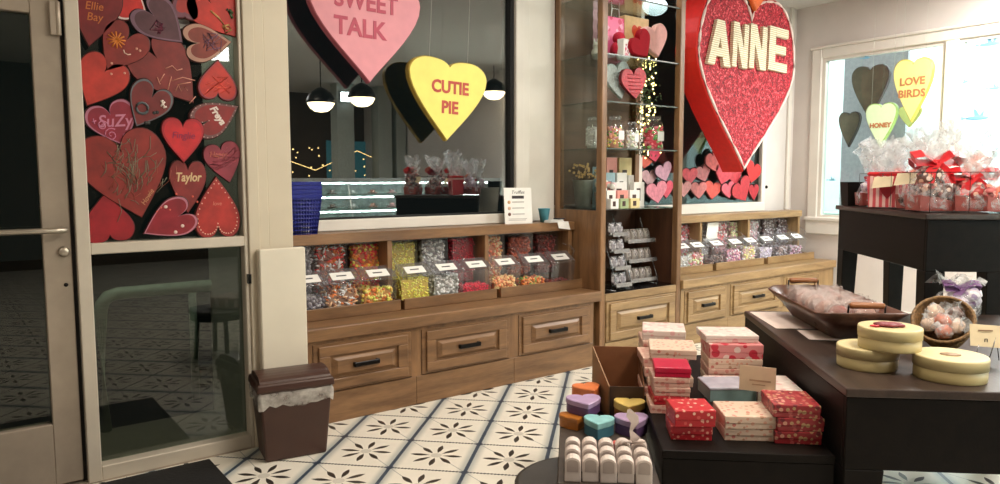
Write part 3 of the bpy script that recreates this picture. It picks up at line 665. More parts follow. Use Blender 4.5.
lil, mau, drk, pal, grey = (206, 196, 212), (186, 150, 170), (84, 70, 72), (226, 214, 170), (170, 166, 172)
right = [(683, 'white candies, cut off by the shelf unit post', [wht, (226, 230, 224)], 'blob', .02, .15, [(206, 90, 90), wht, (186, 60, 70)]),
         (698, 'pink, red and green wrapped candies', [pnk, (196, 90, 90), (190, 206, 150), wht], 'blob', .024, .16, [(206, 90, 100), wht, pnk]),
         (717, 'dark chocolate candies behind a white sign', [drk, (120, 96, 92), (60, 48, 50)], 'blob', .024, .12, [grey, wht]),
         (735.5, 'purple and pink wrapped candies', [mau, pnk, (150, 90, 130), wht], 'blob', .024, .16, [(206, 110, 110), pnk, wht]),
         (750.5, 'pale yellow and white wrapped candies', [pal, wht, (206, 196, 120), pnk], 'blob', .022, .18, [(190, 206, 150), pal, pnk]),
         (767, 'pale lilac candies', [lil, (190, 180, 200)], 'blob', .018, .15, [wht, pnk, lil]),
         (783, 'dark grey and brown wrapped candies', [drk, grey, (140, 120, 120)], 'blob', .022, .15, [grey, (110, 90, 90), drk]),
         (797, 'mauve brown candies, the last bin by the white wall', [(120, 90, 100), mau, grey], 'blob', .022, .14, [(110, 80, 80), grey, drk])]
for i, (px, desc, cols, shp, sz, fill, hcols) in enumerate(right):
    x = aty(px, 258, 4.215).x; loc = (x, 4.215, ZB)
    dup(first, 'clear acrylic candy bin of '+desc, loc, group=GR)
    candy('loose candy in the scoop tub: '+desc, loc, cols, .117, .0, .145, .004, fill, sz, 140, shp)
    candy('loose candy in the hopper behind: '+desc, loc, hcols, .105, .160, .257, .10, .41, sz, 260, shp)
o = MB().box(-.085, .085, 0, .002, 0, .17).build('paper_sign', M['white'], None, (aty(712, 240, 4.31).x, 4.318, .86), (.12, 0, 0))
tag(o, 'plain white paper sign taped to the hopper behind the dark chocolate bin', 'sign')
# ------------------------------------------------------------------ tall glass shelf unit
t = thing('tall_shelf_unit', 'tall brown wood and glass shelf unit between the two candy rows', 'shelf unit', (0, 0, 0))
PW = .058
for (x, y, n) in ((X1, YF, 'front'), (X2-PW, YF, 'front'), (X1, 4.445, 'rear'), (X2-PW, 4.445, 'rear')):
    MB().box(x, x+PW, y, y+(PW if n == 'front' else .055), .0 if n == 'front' else 1.2, ZC-.02).build('post', M['woodz'], t, bevel=.005)
MB().box(X1+.004, X2-.004, 4.50, 4.53, 1.235, ZC-.02).build('back_panel', wood('back_panel_wood', (92, 68, 48), (118, 88, 64), 'X', .5), t)
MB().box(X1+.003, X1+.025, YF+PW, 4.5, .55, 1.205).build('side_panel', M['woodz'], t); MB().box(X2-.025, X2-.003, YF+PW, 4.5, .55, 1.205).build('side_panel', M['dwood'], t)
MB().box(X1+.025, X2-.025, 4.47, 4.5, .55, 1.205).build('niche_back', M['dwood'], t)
MB().box(X1+.004, X2-.004, YF+.01, 4.5, 0, .49).build('cabinet_body', M['woodr'], t)
MB().box(X1+PW, X2-PW, YF, YF+.02, .49, .55).build('rail', M['woodr'], t, bevel=.003)
MB().box(X1+.01, X2-.01, YF+.02, 4.49, .49, .552).build('niche_floor', pmat('black_glossy_board', (24, 23, 24), .15), t)
MB().box(X1+PW, X2-PW, YF-.004, YF+.012, 0, .16).build('plinth', M['woodr'], t)
drawer(t, X1+PW+.01, X2-PW-.01, .165, .485, M['woodr'], M['woodrz'])
ZS = [1.222, 1.69, 2.05, 2.41, 2.86]
MB().box(X1+.03, X2-.03, YF+.03, 4.495, 1.205, 1.213).build('glass_shelf', M['shelfglass'], t)
for z in ZS[1:]:
    g = MB().box(X1+.02, X2-.02, YF+.02, 4.495, z-.010, z).build('glass_shelf', M['shelfglass'], t)
    MB().box(X1+.02, X2-.02, YF+.016, YF+.021, z-.010, z).build('polished_edge', pmat('glass_edge', (70, 84, 78), .2) if 'ge' not in M else M['ge'], g)
MB().box(X1+.012, X1+.018, YF+PW, 4.445, 1.23, ZC-.05).build('side_glass', M['sideglass'], t)
ZB0 = 1.213
# --- niche: two racks of wrapped packets
silver = spots('silver_wrap', (150, 146, 150), [(226, 224, 226), (70, 62, 66), (120, 114, 120), (200, 190, 196)], 55, .5, .25)
dots_ = spots('dotted_wrap', (158, 150, 144), [(40, 30, 28), (176, 168, 162), (80, 62, 56)], 70, .40, .3)
wire = pmat('chrome_wire', (150, 150, 152), .25, .8)
def rack(name, label, x0, x1, y, n, dz):
    t = thing(name, label, 'rack', (x0, y, .554)); w = x1-x0
    for i in range(n):
        z = .03+i*dz; yy = .015*i
        MB().box(0, w, -.1+yy, .06+yy, z, z+.006).build('rack_tier', M['shelfglass'], t)
        MB().box(0, w, -.105+yy, -.099+yy, z, z+.032).build('tier_lip', wire, t)
    for s_ in (0.003, w-.003): MB().tube([(s_, -.1, 0), (s_, -.1, .06), (s_, .015*n+.06, n*dz+.06), (s_, .015*n+.06, 0), (s_, -.1, 0)], .004, 6).build('side_wire', wire, t)
    return t
xa = aty(632, 250, 4.2); 
rk = rack('display_rack', 'three tier clear and chrome rack in the dark niche of the tall shelf unit', 4.46, 4.80, 4.20, 3, .165)
proto = None
def pouch(name, label, loc, w, h, d, mat, grp, rz=0, tilt=0):
    global proto
    mb = MB(); n = 8
    vs = []; 
    for j in range(n+1):
        v = j/n; th_ = d*math.sin(PI*min(1, max(.04, v*.98)))**.6
        for k in range(10):
            a = 2*PI*k/10; vs.append((w/2*math.cos(a)*(1+.05*math.sin(9*v+k)), th_/2*math.sin(a), h*v+R.uniform(-.002, .002)))
    mb.add(vs, [(j*10+k, j*10+(k+1) % 10, (j+1)*10+(k+1) % 10, (j+1)*10+k) for j in range(n) for k in range(10)]+[tuple(range(10))[::-1], tuple(n*10+k for k in range(10))], 0, True)
    o = mb.build(name, mat, None, loc, (tilt, 0, rz))
    return tag(o, label, 'candy packet', grp)
tier = ('bottom', 'middle', 'top')
for i in range(3):
    for k in range(4):
        pouch('candy_packet', 'dotted pale candy packet, %s from the left on the %s tier of the niche rack' % (('first', 'second', 'third', 'fourth')[k], tier[i]), (4.46+.05+k*.08, 4.2-.045+.015*i, .554+.038+i*.165), .076, .105, .06, dots_, 'packets on the niche rack', tilt=-.2)
for c in rk.children: pass
rk2 = rack('display_rack', 'narrow chrome rack of silver packets at the left of the dark niche', 4.19, 4.37, 4.10, 4, .135)
for i in range(4):
    for k in range(2):
        pouch('candy_packet', 'shiny silver candy packet, %s on the %s tier of the narrow niche rack' % (('left', 'right')[k], ('bottom', 'second', 'third', 'top')[i]), (4.238+k*.084, 4.10-.045+.015*i, .554+.038+i*.135), .076, .10, .05, silver, 'silver packets on the narrow rack', tilt=-.15)
# --- base of the glass part: buckets, cards, truffle boxes
x = aty(579, 205, 4.2).x
t = thing('metal_bucket', 'pale grey metal bucket of gold berry stems on the lowest glass shelf', 'bucket', (4.16, 4.36, ZB0)); 
MB().lathe([(.06, 0), (.085, .22), (.09, .225), (.085, .228), (.082, .22), (.058, .01), (0, .01)], 24).build('bucket', pmat('galvanised_bucket', (172, 182, 176), .35, .5), t)
mb = MB(); mg = MB()
for i in range(48):
    a = R.uniform(0, 2*PI); r = R.uniform(.02, .13); h = R.uniform(.25, .36); mb.tube([(0, 0, .05), (r*.5*math.cos(a), r*.5*math.sin(a), .2), (r*math.cos(a), r*math.sin(a), h)], .002, 4)
    mg.blob((r*math.cos(a), r*math.sin(a), h), .011, .011, .011, 6, 4)
mb.build('stems', pmat('brown_stem', (92, 70, 40), .6), t); mg.build('gold_berries', pmat('gold_berry', (206, 166, 104), .3, .3, emis=(240, 200, 130), estr=.15), t)  # berries given a faint glow to look lit
t = thing('flower_pot', 'dark grey pot with pale pink flowers beside the metal bucket', 'pot', (4.27, 4.20, ZB0))
MB().taper(0, 0, 0, .13, .11, .11, .15, .15).build('pot', pmat('dark_pot', (86, 84, 82), .5), t, bevel=.006)
mb = MB()
for i in range(14): mb.blob((R.uniform(-.07, .07), R.uniform(-.07, .07), .15+R.uniform(0, .06)), .03, .03, .024, 7, 4, R.randrange(2), .2)
mb.build('blossoms', [pmat('pink_petal', (226, 196, 200), .6), pmat('white_petal', (226, 226, 216), .6)], t)
choc = pmat('truffle_window', (64, 36, 30), .3); bx_c = {'w': pmat('white_box', (236, 232, 226), .5, var=.02), 'p': pmat('pink_box', (226, 150, 140), .5, var=.03), 'y': pmat('cream_box', (226, 206, 150), .5, var=.03), 'b': pmat('blue_box', (160, 190, 200), .5), 'g': pmat('green_box', (160, 176, 130), .5)}
def tbox(label, px0, px1, z0, h, Y, c, win=(.25, .6), d=.05):
    x0 = aty(px0, 190, Y).x; x1 = aty(px1, 190, Y).x; w = x1-x0
    t = thing('truffle_box', label, 'box', (x0, Y, z0), group='truffle boxes on the lowest glass shelf')
    MB().box(0, w, 0, d, 0, h).build('carton', bx_c[c], t, bevel=.002)
    MB().box(w*win[0], w*win[1], -.002, .0, h*.25, h*.75).build('window', choc, t)
rows_ = [('back', 4.36, [(606.5, 617, .42, 'p'), (619, 631.5, .42, 'y')], 0), ('third', 4.28, [(606, 615, .29, 'b'), (617, 627, .29, 'w'), (628.5, 634, .27, 'w')], 0),
         ('second', 4.20, [(603, 611, .215, 'p'), (613, 627, .21, 'w'), (634, 644.5, .21, 'w')], 0), ('front', 4.1, [(607, 616, .145, 'w'), (617.5, 628, .145, 'p'), (630, 640, .145, 'w')], 0), ('frontmost', 4.02, [(611, 619, .08, 'w'), (620.5, 629, .08, 'g'), (631, 640, .08, 'y')], 0)]
cn = {'p': 'pink', 'y': 'cream', 'b': 'pale blue', 'w': 'white', 'g': 'pale green'}
for rn, Y, L_, _ in rows_:
    for i, (a, b, h, c) in enumerate(L_):
        tbox('%s chocolate box with brown window, %s in the %s row of the glass shelf' % (cn[c], ('left', 'middle', 'right')[i], rn), a, b, ZB0, h, Y, c)
t = thing('greeting_card', 'turquoise and cream card standing behind the pot of flowers', 'card', (aty(597, 170, 4.4).x, 4.40, ZB0))
MB().box(-.05, .05, 0, .003, 0, .34).build('card', bx_c['b'], t)
# --- jar shelf
def jar(label, px, Y, r, h, fill, lidc, sq=False, size=.02):
    x = aty(px, 140, Y).x
    t = thing('candy_jar', label, 'jar', (x, Y, ZS[1]), group='jars on the glass shelf')
    MB().lathe([(0, .002), (r*.92, .002), (r, .02), (r, h*.72), (r*.8, h*.82), (r*.62, h*.86), (r*.62, h*.9)], 20, cap=False).build('glass_body', M['plastic'], t)
    MB().lathe([(0, h*.89), (r*.72, h*.89), (r*.74, h*.99), (r*.6, h), (0, h)], 20).build('lid', lidc, t)
    mb = MB(); mats = [cm(c) for c in fill]; mb.lathe([(0, .005), (r*.8, .005), (r*.8, h*.6), (0, h*.62)], 12, mi=0)
    for i in range(110):
        a = R.uniform(0, 2*PI); mb.blob((r*.84*math.cos(a), r*.84*math.sin(a), R.uniform(.02, h*.68)), size*.6, size*.6, size*.5, 6, 4, R.randrange(len(fill)), .1)
    o = mb.build('jar_candy', mats, t); o['kind'] = 'stuff'
    MB().box(-r*.45, r*.45, -r*1.03, -r*1.0, h*.28, h*.55).build('paper_label', M['white'], t)
jl = M['lidplastic']
jar('glass jar of white candies at the left of the jar shelf', 592.5, 4.18, .055, .25, [wht, (206, 210, 200)], jl)
jar('tall glass jar of orange and pink candies behind the middle post', 615, 4.16, .07, .27, [(226, 140, 110), (230, 190, 100), pnk, grn], jl)
jar('small glass jar of pale candies in the middle of the jar shelf', 632, 4.14, .052, .23, [wht, (190, 200, 176), (210, 190, 180)], jl)
jar('big glass jar of red and green candies at the right of the jar shelf', 653, 4.18, .085, .29, [(190, 50, 66), (90, 150, 70), (210, 96, 110), (130, 170, 96)], jl, size=.026)
# --- hearts on the third shelf
mat_pl = pmat('white_pleated_fabric', (208, 216, 214), .6, var=.15, scale=60, bump=.4)
t, nt, an = place_heart('fabric_heart', 'white pleated fabric heart behind the red heart on the glass shelf', 'heart ornament', (618, 71), (622, 99), 4.17, .29, [mat_pl, mat_pl], th=.03, rise=.3)
mb = MB()
for i in range(9): mb.tube([(-.06+.0*i, -.006, -.01-.012*i), (.05-.005*i, -.010, -.012-.012*i)], .004, 5)
mb.build('pleats', mat_pl, t)
t, nt, an = place_heart('fabric_heart', 'dark red ridged heart ornament on the glass shelf', 'heart ornament', (634, 76), (636, 99), 4.09, .30, [pmat('red_fabric', (186, 36, 48), .5, var=.2, scale=40, bump=.4), pmat('red_fabric_side', (110, 14, 24), .6)], th=.03, rise=.35)
strokes((t, nt, an), [[(-.4+.1*i*0, .1-.16*i), (.4, .02-.16*i)] for i in range(6)], (150, 20, 34), .003, 'ridges')
# garland with small warm lights, hung down the back
t = thing('light_garland', 'green garland with small warm lights hanging inside the tall shelf unit', 'garland', (aty(653, 90, 4.22).x, 4.30, 2.60))
mb = MB(); ml = MB()
for i in range(620):
    z = -R.uniform(0, .95); w = .07*(1-.25*abs(z)); mb.blob((R.gauss(0, w), R.uniform(-.03, .03), z), .013, .004, .006, 5, 4, 0, .3, Matrix.Rotation(R.uniform(0, 3), 3, 'Y'))
bulb0 = MB().blob((0, 0, 0), .0062, .0062, .0072, 6, 4).build('bulb', pmat('warm_bulb', (255, 236, 170), .4, emis=(255, 226, 140), estr=7), t, (0, -.04, -.02))
for i in range(74):
    b_ = bulb0.copy(); C.objects.link(b_); b_.location = (R.gauss(0, .05), -.04, -R.uniform(0, .97))
mb.build('foliage', pmat('garland_green', (58, 78, 40), .6), t)
# --- top shelf: box with heart, pink bag, red plush, heart box
t = thing('gift_carton', 'tan gift box with an orange heart on the top glass shelf', 'box', (aty(637, 30, 4.33).x, 4.33, ZS[3]))
MB().box(-.15, .15, 0, .08, 0, .42).build('carton', pmat('tan_box', (226, 186, 136), .55), t, bevel=.003)
pts = heart_pts(.13, .11, .03, .015); heart_mb(pts, .003, .11, bev=.001).build('heart_mark', [pmat('orange_heart', (222, 74, 40), .5)]*2, t, (0, -.004, .32))
t = thing('gift_bag', 'pink patterned gift bag at the left of the top glass shelf', 'bag', (aty(617, 30, 4.30).x, 4.30, ZS[3]))
MB().taper(0, .04, 0, .38, .19, .07, .2, .05).build('bag', spots('pink_bag_paper', (226, 96, 140), [(240, 160, 190), (206, 50, 90)], 18, .4), t)
MB().tube([(-.05, .02, .37), (-.04, .02, .45), (.04, .02, .45), (.05, .02, .37)], .004, 6).build('bag_handle', M['white'], t)
t = thing('plush_toy', 'red plush toy between the pink bag and the heart box', 'plush toy', (aty(618, 40, 4.2).x, 4.2, ZS[3]))
mred = pmat('red_plush', (190, 24, 54), .9, var=.12, scale=80, bump=.5)
MB().blob((0, 0, .075), .075, .06, .08, 14, 9, 0, .02).blob((0, -.01, .18), .055, .05, .05, 14, 9).build('body', mred, t)
for s_ in (-1, 1): MB().blob((s_*.065, -.03, .09), .03, .03, .05, 10, 6).build('arm', mred, t)
t = thing('small_gift_box', 'small white box with pink print on the top glass shelf', 'box', (aty(627, 45, 4.10).x, 4.10, ZS[3]), .2)
MB().box(-.05, .05, 0, .06, 0, .16).build('carton', bx_c['w'], t, bevel=.002); MB().box(-.03, .03, -.002, 0, .03, .12).build('print', spots('pink_print', (236, 210, 214), [(206, 60, 100), (150, 40, 60)], 60, .5), t)
pk, rd = pmat('pale_pink_satin', (226, 172, 166), .6, var=.05, spec=.2), pmat('deep_red_satin', (150, 10, 28), .7, var=.05, spec=.15)
for lab, notch, tip, Y, W, m in (('pale pink heart-shaped candy box on the top glass shelf', (655, 33), (659, 57), 4.16, .33, pk), ('deep red heart-shaped candy box in front of the pale pink one', (640, 40), (648, 57), 4.08, .28, rd)):
    t, nt, an = place_heart('heart_box', lab, 'heart box', notch, tip, Y, W, [m, m], th=.05, rise=.34, yw=.1, bev=.012)
t = thing('paper_lantern', 'white glowing round lamp above the top glass shelf', 'lamp', (aty(655, 2, 4.3).x, 4.3, 2.87))
MB().blob((0, 0, .07), .12, .1, .075, 20, 12).build('shade', pmat('lamp_white', (240, 250, 255), .5, emis=(225, 245, 255), estr=2.2), t)
t = thing('pink_streamer', 'pale pink paper streamer hanging inside the left of the shelf unit', 'streamer', (aty(597, 20, 4.4).x, 4.42, 2.52))
mb = MB(); 
for i in range(8): mb.add([(-.025, .004*(-1)**i, .05*i), (.025, .004*(-1)**i, .05*i), (.025, -.004*(-1)**i, .05*i+.05), (-.025, -.004*(-1)**i, .05*i+.05)], [(0, 1, 2, 3)])
mb.build('paper_strip', pmat('streamer_paper', (226, 180, 196), .6), t)
t = thing('figurine', 'small white figurine at the left of the top glass shelf', 'figurine', (aty(594, 50, 4.3).x, 4.28, ZS[3]))
MB().blob((0, 0, .05), .04, .035, .05, 12, 8).blob((0, -.005, .115), .03, .03, .03, 12, 8).blob((-.018, 0, .15), .009, .008, .026, 8, 6).blob((.018, 0, .15), .009, .008, .026, 8, 6).build('body', M['white'], t)
# ------------------------------------------------------------------ things on the left shelf board
ZL = 1.11
bl = pmat('blue_basket_plastic', (34, 42, 128), .35, var=.05)
def basket_mb():
    mb = MB(); h = .275
    w0, d0, w1, d1 = .20, .115, .262, .165
    def at(f, u, z):   # f side, u in -1..1
        k = z/h; w = w0+(w1-w0)*k; d = d0+(d1-d0)*k
        return {0: (u*w/2, -d/2, z), 1: (u*w/2, d/2, z), 2: (-w/2, u*d/2, z), 3: (w/2, u*d/2, z)}[f]
    for f in range(4):
        n = 13 if f < 2 else 8
        for i in range(n+1): mb.tube([at(f, -1+2*i/n, 0), at(f, -1+2*i/n, h-.05)], .0032, 4)
        for j in range(10): mb.tube([at(f, -1, .004+j*(h-.06)/9), at(f, 1, .004+j*(h-.06)/9)], .0032, 4)
    mb.taper(0, 0, 0, .004, w0, d0, w0, d0)
    return mb
t = thing('shopping_basket', 'lowest blue plastic basket of the stack on the left shelf board', 'basket', (1.70, 4.335, ZL), 0, 'stacked blue baskets')
basket_mb().build('lattice', bl, t)
mb = MB()
mb.tub(0, 0, .225, .245, .258, .162, .264, .167, .004)
mb.build('rim', bl, t, bevel=.002)
b0 = t
for i, n in enumerate(('second', 'third', 'topmost')):
    r = bpy.data.objects.new('shopping_basket', None); C.objects.link(r); r.location = (1.70, 4.335, ZL+.027*(i+1)); tag(r, 'blue plastic basket, %s from the bottom of the nested stack' % n if i < 2 else 'topmost blue plastic basket of the nested stack', 'basket', 'stacked blue baskets')
    for c in b0.children:
        c2 = c.copy(); C.objects.link(c2); c2.parent = r
o = MB().box(-.13, .14, -.085, .085, 0, .008).build('coaster', M['black'], None, (1.72, 4.335, ZL), bevel=.002)
bpy.data.objects.remove(o)
xs = aty(519, 205, 4.30).x; 
t = thing('menu_sign', 'white standing sign with printed list on the left shelf board', 'sign', (xs, 4.30, ZL+.001), rot=(math.radians(-6), 0, math.radians(-14)))
MB().box(-.115, .115, 0, .004, 0, .275).build('card', M['white'], t); 
MB().hexa([(-.115, .004, 0), (.115, .004, 0), (.115, .07, 0), (-.115, .07, 0)], [(-.115, .004, .004), (.115, .004, .004), (.115, .07, .004), (-.115, .07, .004)]).build('foot', M['plastic'], t)
text('Truffles', .036, M['ink'], t, x=0, z=.24, y=-.0005, ext=.0004, shear=.3, name='heading')
MB().box(-.05, .05, -.0015, 0, .192, .214).build('black_bar', M['ink'], t)
for i, c in enumerate(((206, 160, 110), (220, 180, 150), (110, 70, 56))):
    MB().lathe([(0, 0), (.013, 0), (.013, .001), (0, .001)], 14).build('bullet', pmat('bullet_%d' % i, c, .6), t, (-.075, -.0002, .165-.046*i), (PI/2, 0, 0))
    MB().box(-.05, .05, -.001, 0, .163-.046*i, .169-.046*i).build('text_line', pmat('grey_print', (150, 146, 144), .6), t)
MB().box(-.085, .07, -.001, 0, .036, .039).box(-.085, .06, -.001, 0, .026, .029).build('fine_print', pmat('grey_print', (150, 146, 144), .6), t)
t = thing('teal_cup', 'turquoise paper cup at the right end of the left shelf board', 'cup', (aty(545, 210, 4.33).x, 4.34, ZL+.002))
MB().lathe([(.03, 0), (.048, .105), (.051, .107), (.046, .105), (.028, .006), (0, .006)], 20).build('cup', pmat('turquoise_paper', (90, 168, 188), .5), t)
t = thing('price_tag', 'white paper tag hanging over the shelf edge by the tall shelf unit', 'tag', (aty(564, 224, 4.235).x, 4.232, ZL))
MB().hexa([(-.06, -.004, -.045), (.055, -.012, -.06), (.055, -.010, -.06), (-.06, -.002, -.045)], [(-.065, .008, .006), (.05, .008, .006), (.05, .010, .004), (-.065, .010, .004)]).build('paper', M['white'], t)
t = thing('leaflet_stack', 'small stack of white leaflets lying beside the turquoise cup', 'leaflets', (aty(553, 220, 4.30).x, 4.285, ZL+.001), .2)
for i in range(5): MB().box(-.1+.004*i, .085-.003*i, -.035, .03, .004*i, .004*i+.003).build('leaflet', M['white'], t)
MB().box(.03, .1, -.03, .03, .02, .03).build('dark_clip', M['ink'], t)
# ------------------------------------------------------------------ big candy hearts on cords
def hang(t, nt, lst, Y):
    for u, v in lst: MB().tube([(u, .02, v), (u*.96, .02, ZC-t.location.z-.001)], .0013, 5).build('cord', M['string'], t)
pkh = pmat('candy_heart_pink', (226, 150, 160), .55, var=.035, scale=9); pks = pmat('candy_heart_pink_side', (172, 84, 98), .55, var=.05)  # side pink darkened, shadow side painted into the colour
YH = 4.31
t, nt, an = place_heart('candy_heart_sign', 'big pink foam candy heart reading SWEET TALK hung before the left window', 'heart sign', (367, -10), (370, 83), YH, .80, [pkh, pks], th=.055, rise=.14, yw=.1, tipx=.10, bev=.008)
ink = pmat('rose_letters', (186, 66, 90), .5, var=.05)
text('SWEET', .158, ink, t, x=-.005, z=-.08, y=-.001, rot=-.035, bold=.004, sx=.92); text('TALK', .158, ink, t, x=-.055, z=-.25, y=-.001, rot=-.035, bold=.004, sx=.95)
hang(t, nt, [(-.2, .05), (.2, .05)], YH)
ylh = pmat('candy_heart_yellow', (238, 226, 118), .55, var=.03, scale=9); yls = pmat('candy_heart_yellow_side', (186, 158, 66), .55, var=.05)  # side yellow likewise darkened for shade
t, nt, an = place_heart('candy_heart_sign', 'yellow foam candy heart reading CUTIE PIE hung before the left window', 'heart sign', (450, 67), (447, 141), YH, .655, [ylh, yls], th=.05, rise=.10, yw=.12, tipx=.12, bev=.008)
ink2 = pmat('brick_letters', (184, 74, 60), .5, var=.05)
text('CUTIE', .118, ink2, t, x=.01, z=-.145, y=-.001, rot=-an-.03, bold=.004, sx=.95); text('PIE', .118, ink2, t, x=.012, z=-.285, y=-.001, rot=-an-.03, bold=.004, sx=.95)
hang(t, nt, [(-.16, .03), (.16, .03)], YH)
# the large red heart
def glitter():
    m, nt_, b = newmat('red_glitter_swirls'); L = nt_.links.new
    tc = nt_.nodes.new('ShaderNodeTexCoord'); vo = nt_.nodes.new('ShaderNodeTexVoronoi'); vo.inputs['Scale'].default_value = 85; L(tc.outputs['Object'], vo.inputs['Vector'])
    v2 = nt_.nodes.new('ShaderNodeTexVoronoi'); v2.inputs['Scale'].default_value = 3.6; L(tc.outputs['Object'], v2.inputs['Vector'])
    sn = nt_.nodes.new('ShaderNodeMath'); sn.operation = 'SINE'; ml = nt_.nodes.new('ShaderNodeMath'); ml.operation = 'MULTIPLY'; ml.inputs[1].default_value = 42
    L(v2.outputs['Distance'], ml.inputs[0]); L(ml.outputs[0], sn.inputs[0])
    sp = nt_.nodes.new('ShaderNodeSeparateColor'); L(vo.outputs['Color'], sp.inputs[0])
    ad = nt_.nodes.new('ShaderNodeMath'); ad.operation = 'MULTIPLY_ADD'; ad.inputs[1].default_value = .16; L(sn.outputs[0], ad.inputs[0]); L(sp.outputs[0], ad.inputs[2])
    rp = nt_.nodes.new('ShaderNodeValToRGB'); e = rp.color_ramp.elements
    e[0].position = .0; e[0].color = lin((92, 6, 20)); e[1].position = 1.0; e[1].color = lin((224, 100, 106))
    k = e.new(.4); k.color = lin((156, 18, 36)); k = e.new(.78); k.color = lin((186, 36, 54))
    L(ad.outputs[0], rp.inputs['Fac']); L(rp.outputs['Color'], b.inputs['Base Color']); b.inputs['Roughness'].default_value = .5; b.inputs['Specular IOR Level'].default_value = .3
    bp = nt_.nodes.new('ShaderNodeBump'); bp.inputs['Strength'].default_value = .5; bp.inputs['Distance'].default_value = .01; L(vo.outputs['Distance'], bp.inputs['Height']); L(bp.outputs['Normal'], b.inputs['Normal'])
    return m
side = pmat('scarlet_side', (214, 30, 22), .5, var=.04)
YA = 3.99
t, nt, an = place_heart('candy_heart_sign', 'huge red glitter heart reading ANNE hung before the right window', 'heart sign', (751, 19), (743.5, 172), YA, 1.52, [glitter(), side], th=.23, rise=.17, yw=.26, tipx=.09, bev=.01)
W = 1.52; pts = [(x*.965, -.5+(z+.5)*.965) for x, z in heart_pts(W, nt, .17*nt, .26*nt, .09, n=16)]
rr_ = [.012 if k % 4 < 3 else .003 for k in range(len(pts))]
mb = MB().tube([(x, -.006, z) for x, z in pts], rr_, 6, 0, True)   # piped white border in short dashes
mb.build('piped_border', pmat('white_piping', (236, 214, 206), .5), t)
cream = pmat('cream_frosting', (232, 222, 190), .55, var=.02)
def ridged(name):
    m, nt_, b = newmat(name); L = nt_.links.new; b.inputs['Roughness'].default_value = .5
    tc = nt_.nodes.new('ShaderNodeTexCoord'); wv = nt_.nodes.new('ShaderNodeTexWave'); wv.bands_direction = 'Z'; wv.inputs['Scale'].default_value = 17; L(tc.outputs['Object'], wv.inputs['Vector'])
    rp = nt_.nodes.new('ShaderNodeValToRGB'); rp.color_ramp.elements[0].color = lin((186, 166, 128)); rp.color_ramp.elements[1].color = lin((242, 234, 206)); rp.color_ramp.elements[1].position = .55
    L(wv.outputs['Fac'], rp.inputs['Fac']); L(rp.outputs['Color'], b.inputs['Base Color'])
    bp = nt_.nodes.new('ShaderNodeBump'); bp.inputs['Strength'].default_value = .5; bp.inputs['Distance'].default_value = .01; L(wv.outputs['Fac'], bp.inputs['Height']); L(bp.outputs['Normal'], b.inputs['Normal'])
    return m
LM = ridged('ridged_cream_letters')
LET = {'A': [[(0, 0), (.24, 0), (.29, .2), (.44, .2), (.44, .2), (.62, 1), (.38, 1)], ],}
def letter(ch, x0, zb, w, h, par):
    s = .24
    P = {'A': [[(0, 0), (.3, 0), (.62, 1), (.34, 1)], [(.7, 0), (1, 0), (.66, 1), (.38, 1)], [(.22, .2), (.78, .2), (.72, .38), (.28, .38)]],
         'N': [[(0, 0), (.28, 0), (.28, 1), (0, 1)], [(.72, 0), (1, 0), (1, 1), (.72, 1)], [(.66, 0), (1, 0), (.34, 1), (0, 1)]],
         'E': [[(0, 0), (.34, 0), (.34, 1), (0, 1)], [(.34, 0), (1, 0), (1, .2), (.34, .2)], [(.34, .4), (.9, .4), (.9, .6), (.34, .6)], [(.34, .8), (1, .8), (1, 1), (.34, 1)]]}[ch]
    mb = MB()
    for i, q in enumerate(P): mb.prism([(x0+u*w, zb+v*h) for u, v in q], lambda u, v, t_: (u, -t_, v), 0, .034+.0006*i)
    mb.build('raised_letter', LM, par)
for ch, pa, pb in (('A', 708, 731), ('N', 732.5, 747.5), ('N', 749.5, 766), ('E', 768.5, 787)):
    xa, xb = aty(pa, 48, YA-.02).x-t.location.x, aty(pb, 48, YA-.02).x-t.location.x
    zt = aty((pa+pb)/2, 23+(pa-708)*.07, YA).z; zb = aty((pa+pb)/2, 68.5+(pa-708)*.035, YA).z
    letter(ch, xa, zb-t.location.z, xb-xa, zt-zb, t)
mo = pmat('orange_heart_ornament', (232, 110, 50), .4, var=.08)
heart_mb(heart_pts(.36, .30, .07, .05), .04, .30, bev=.01).build('orange_heart', [mo, mo], t, (.02, -.045, .37))
hang(t, nt, [(-.4, .1), (.4, .1)], YA)
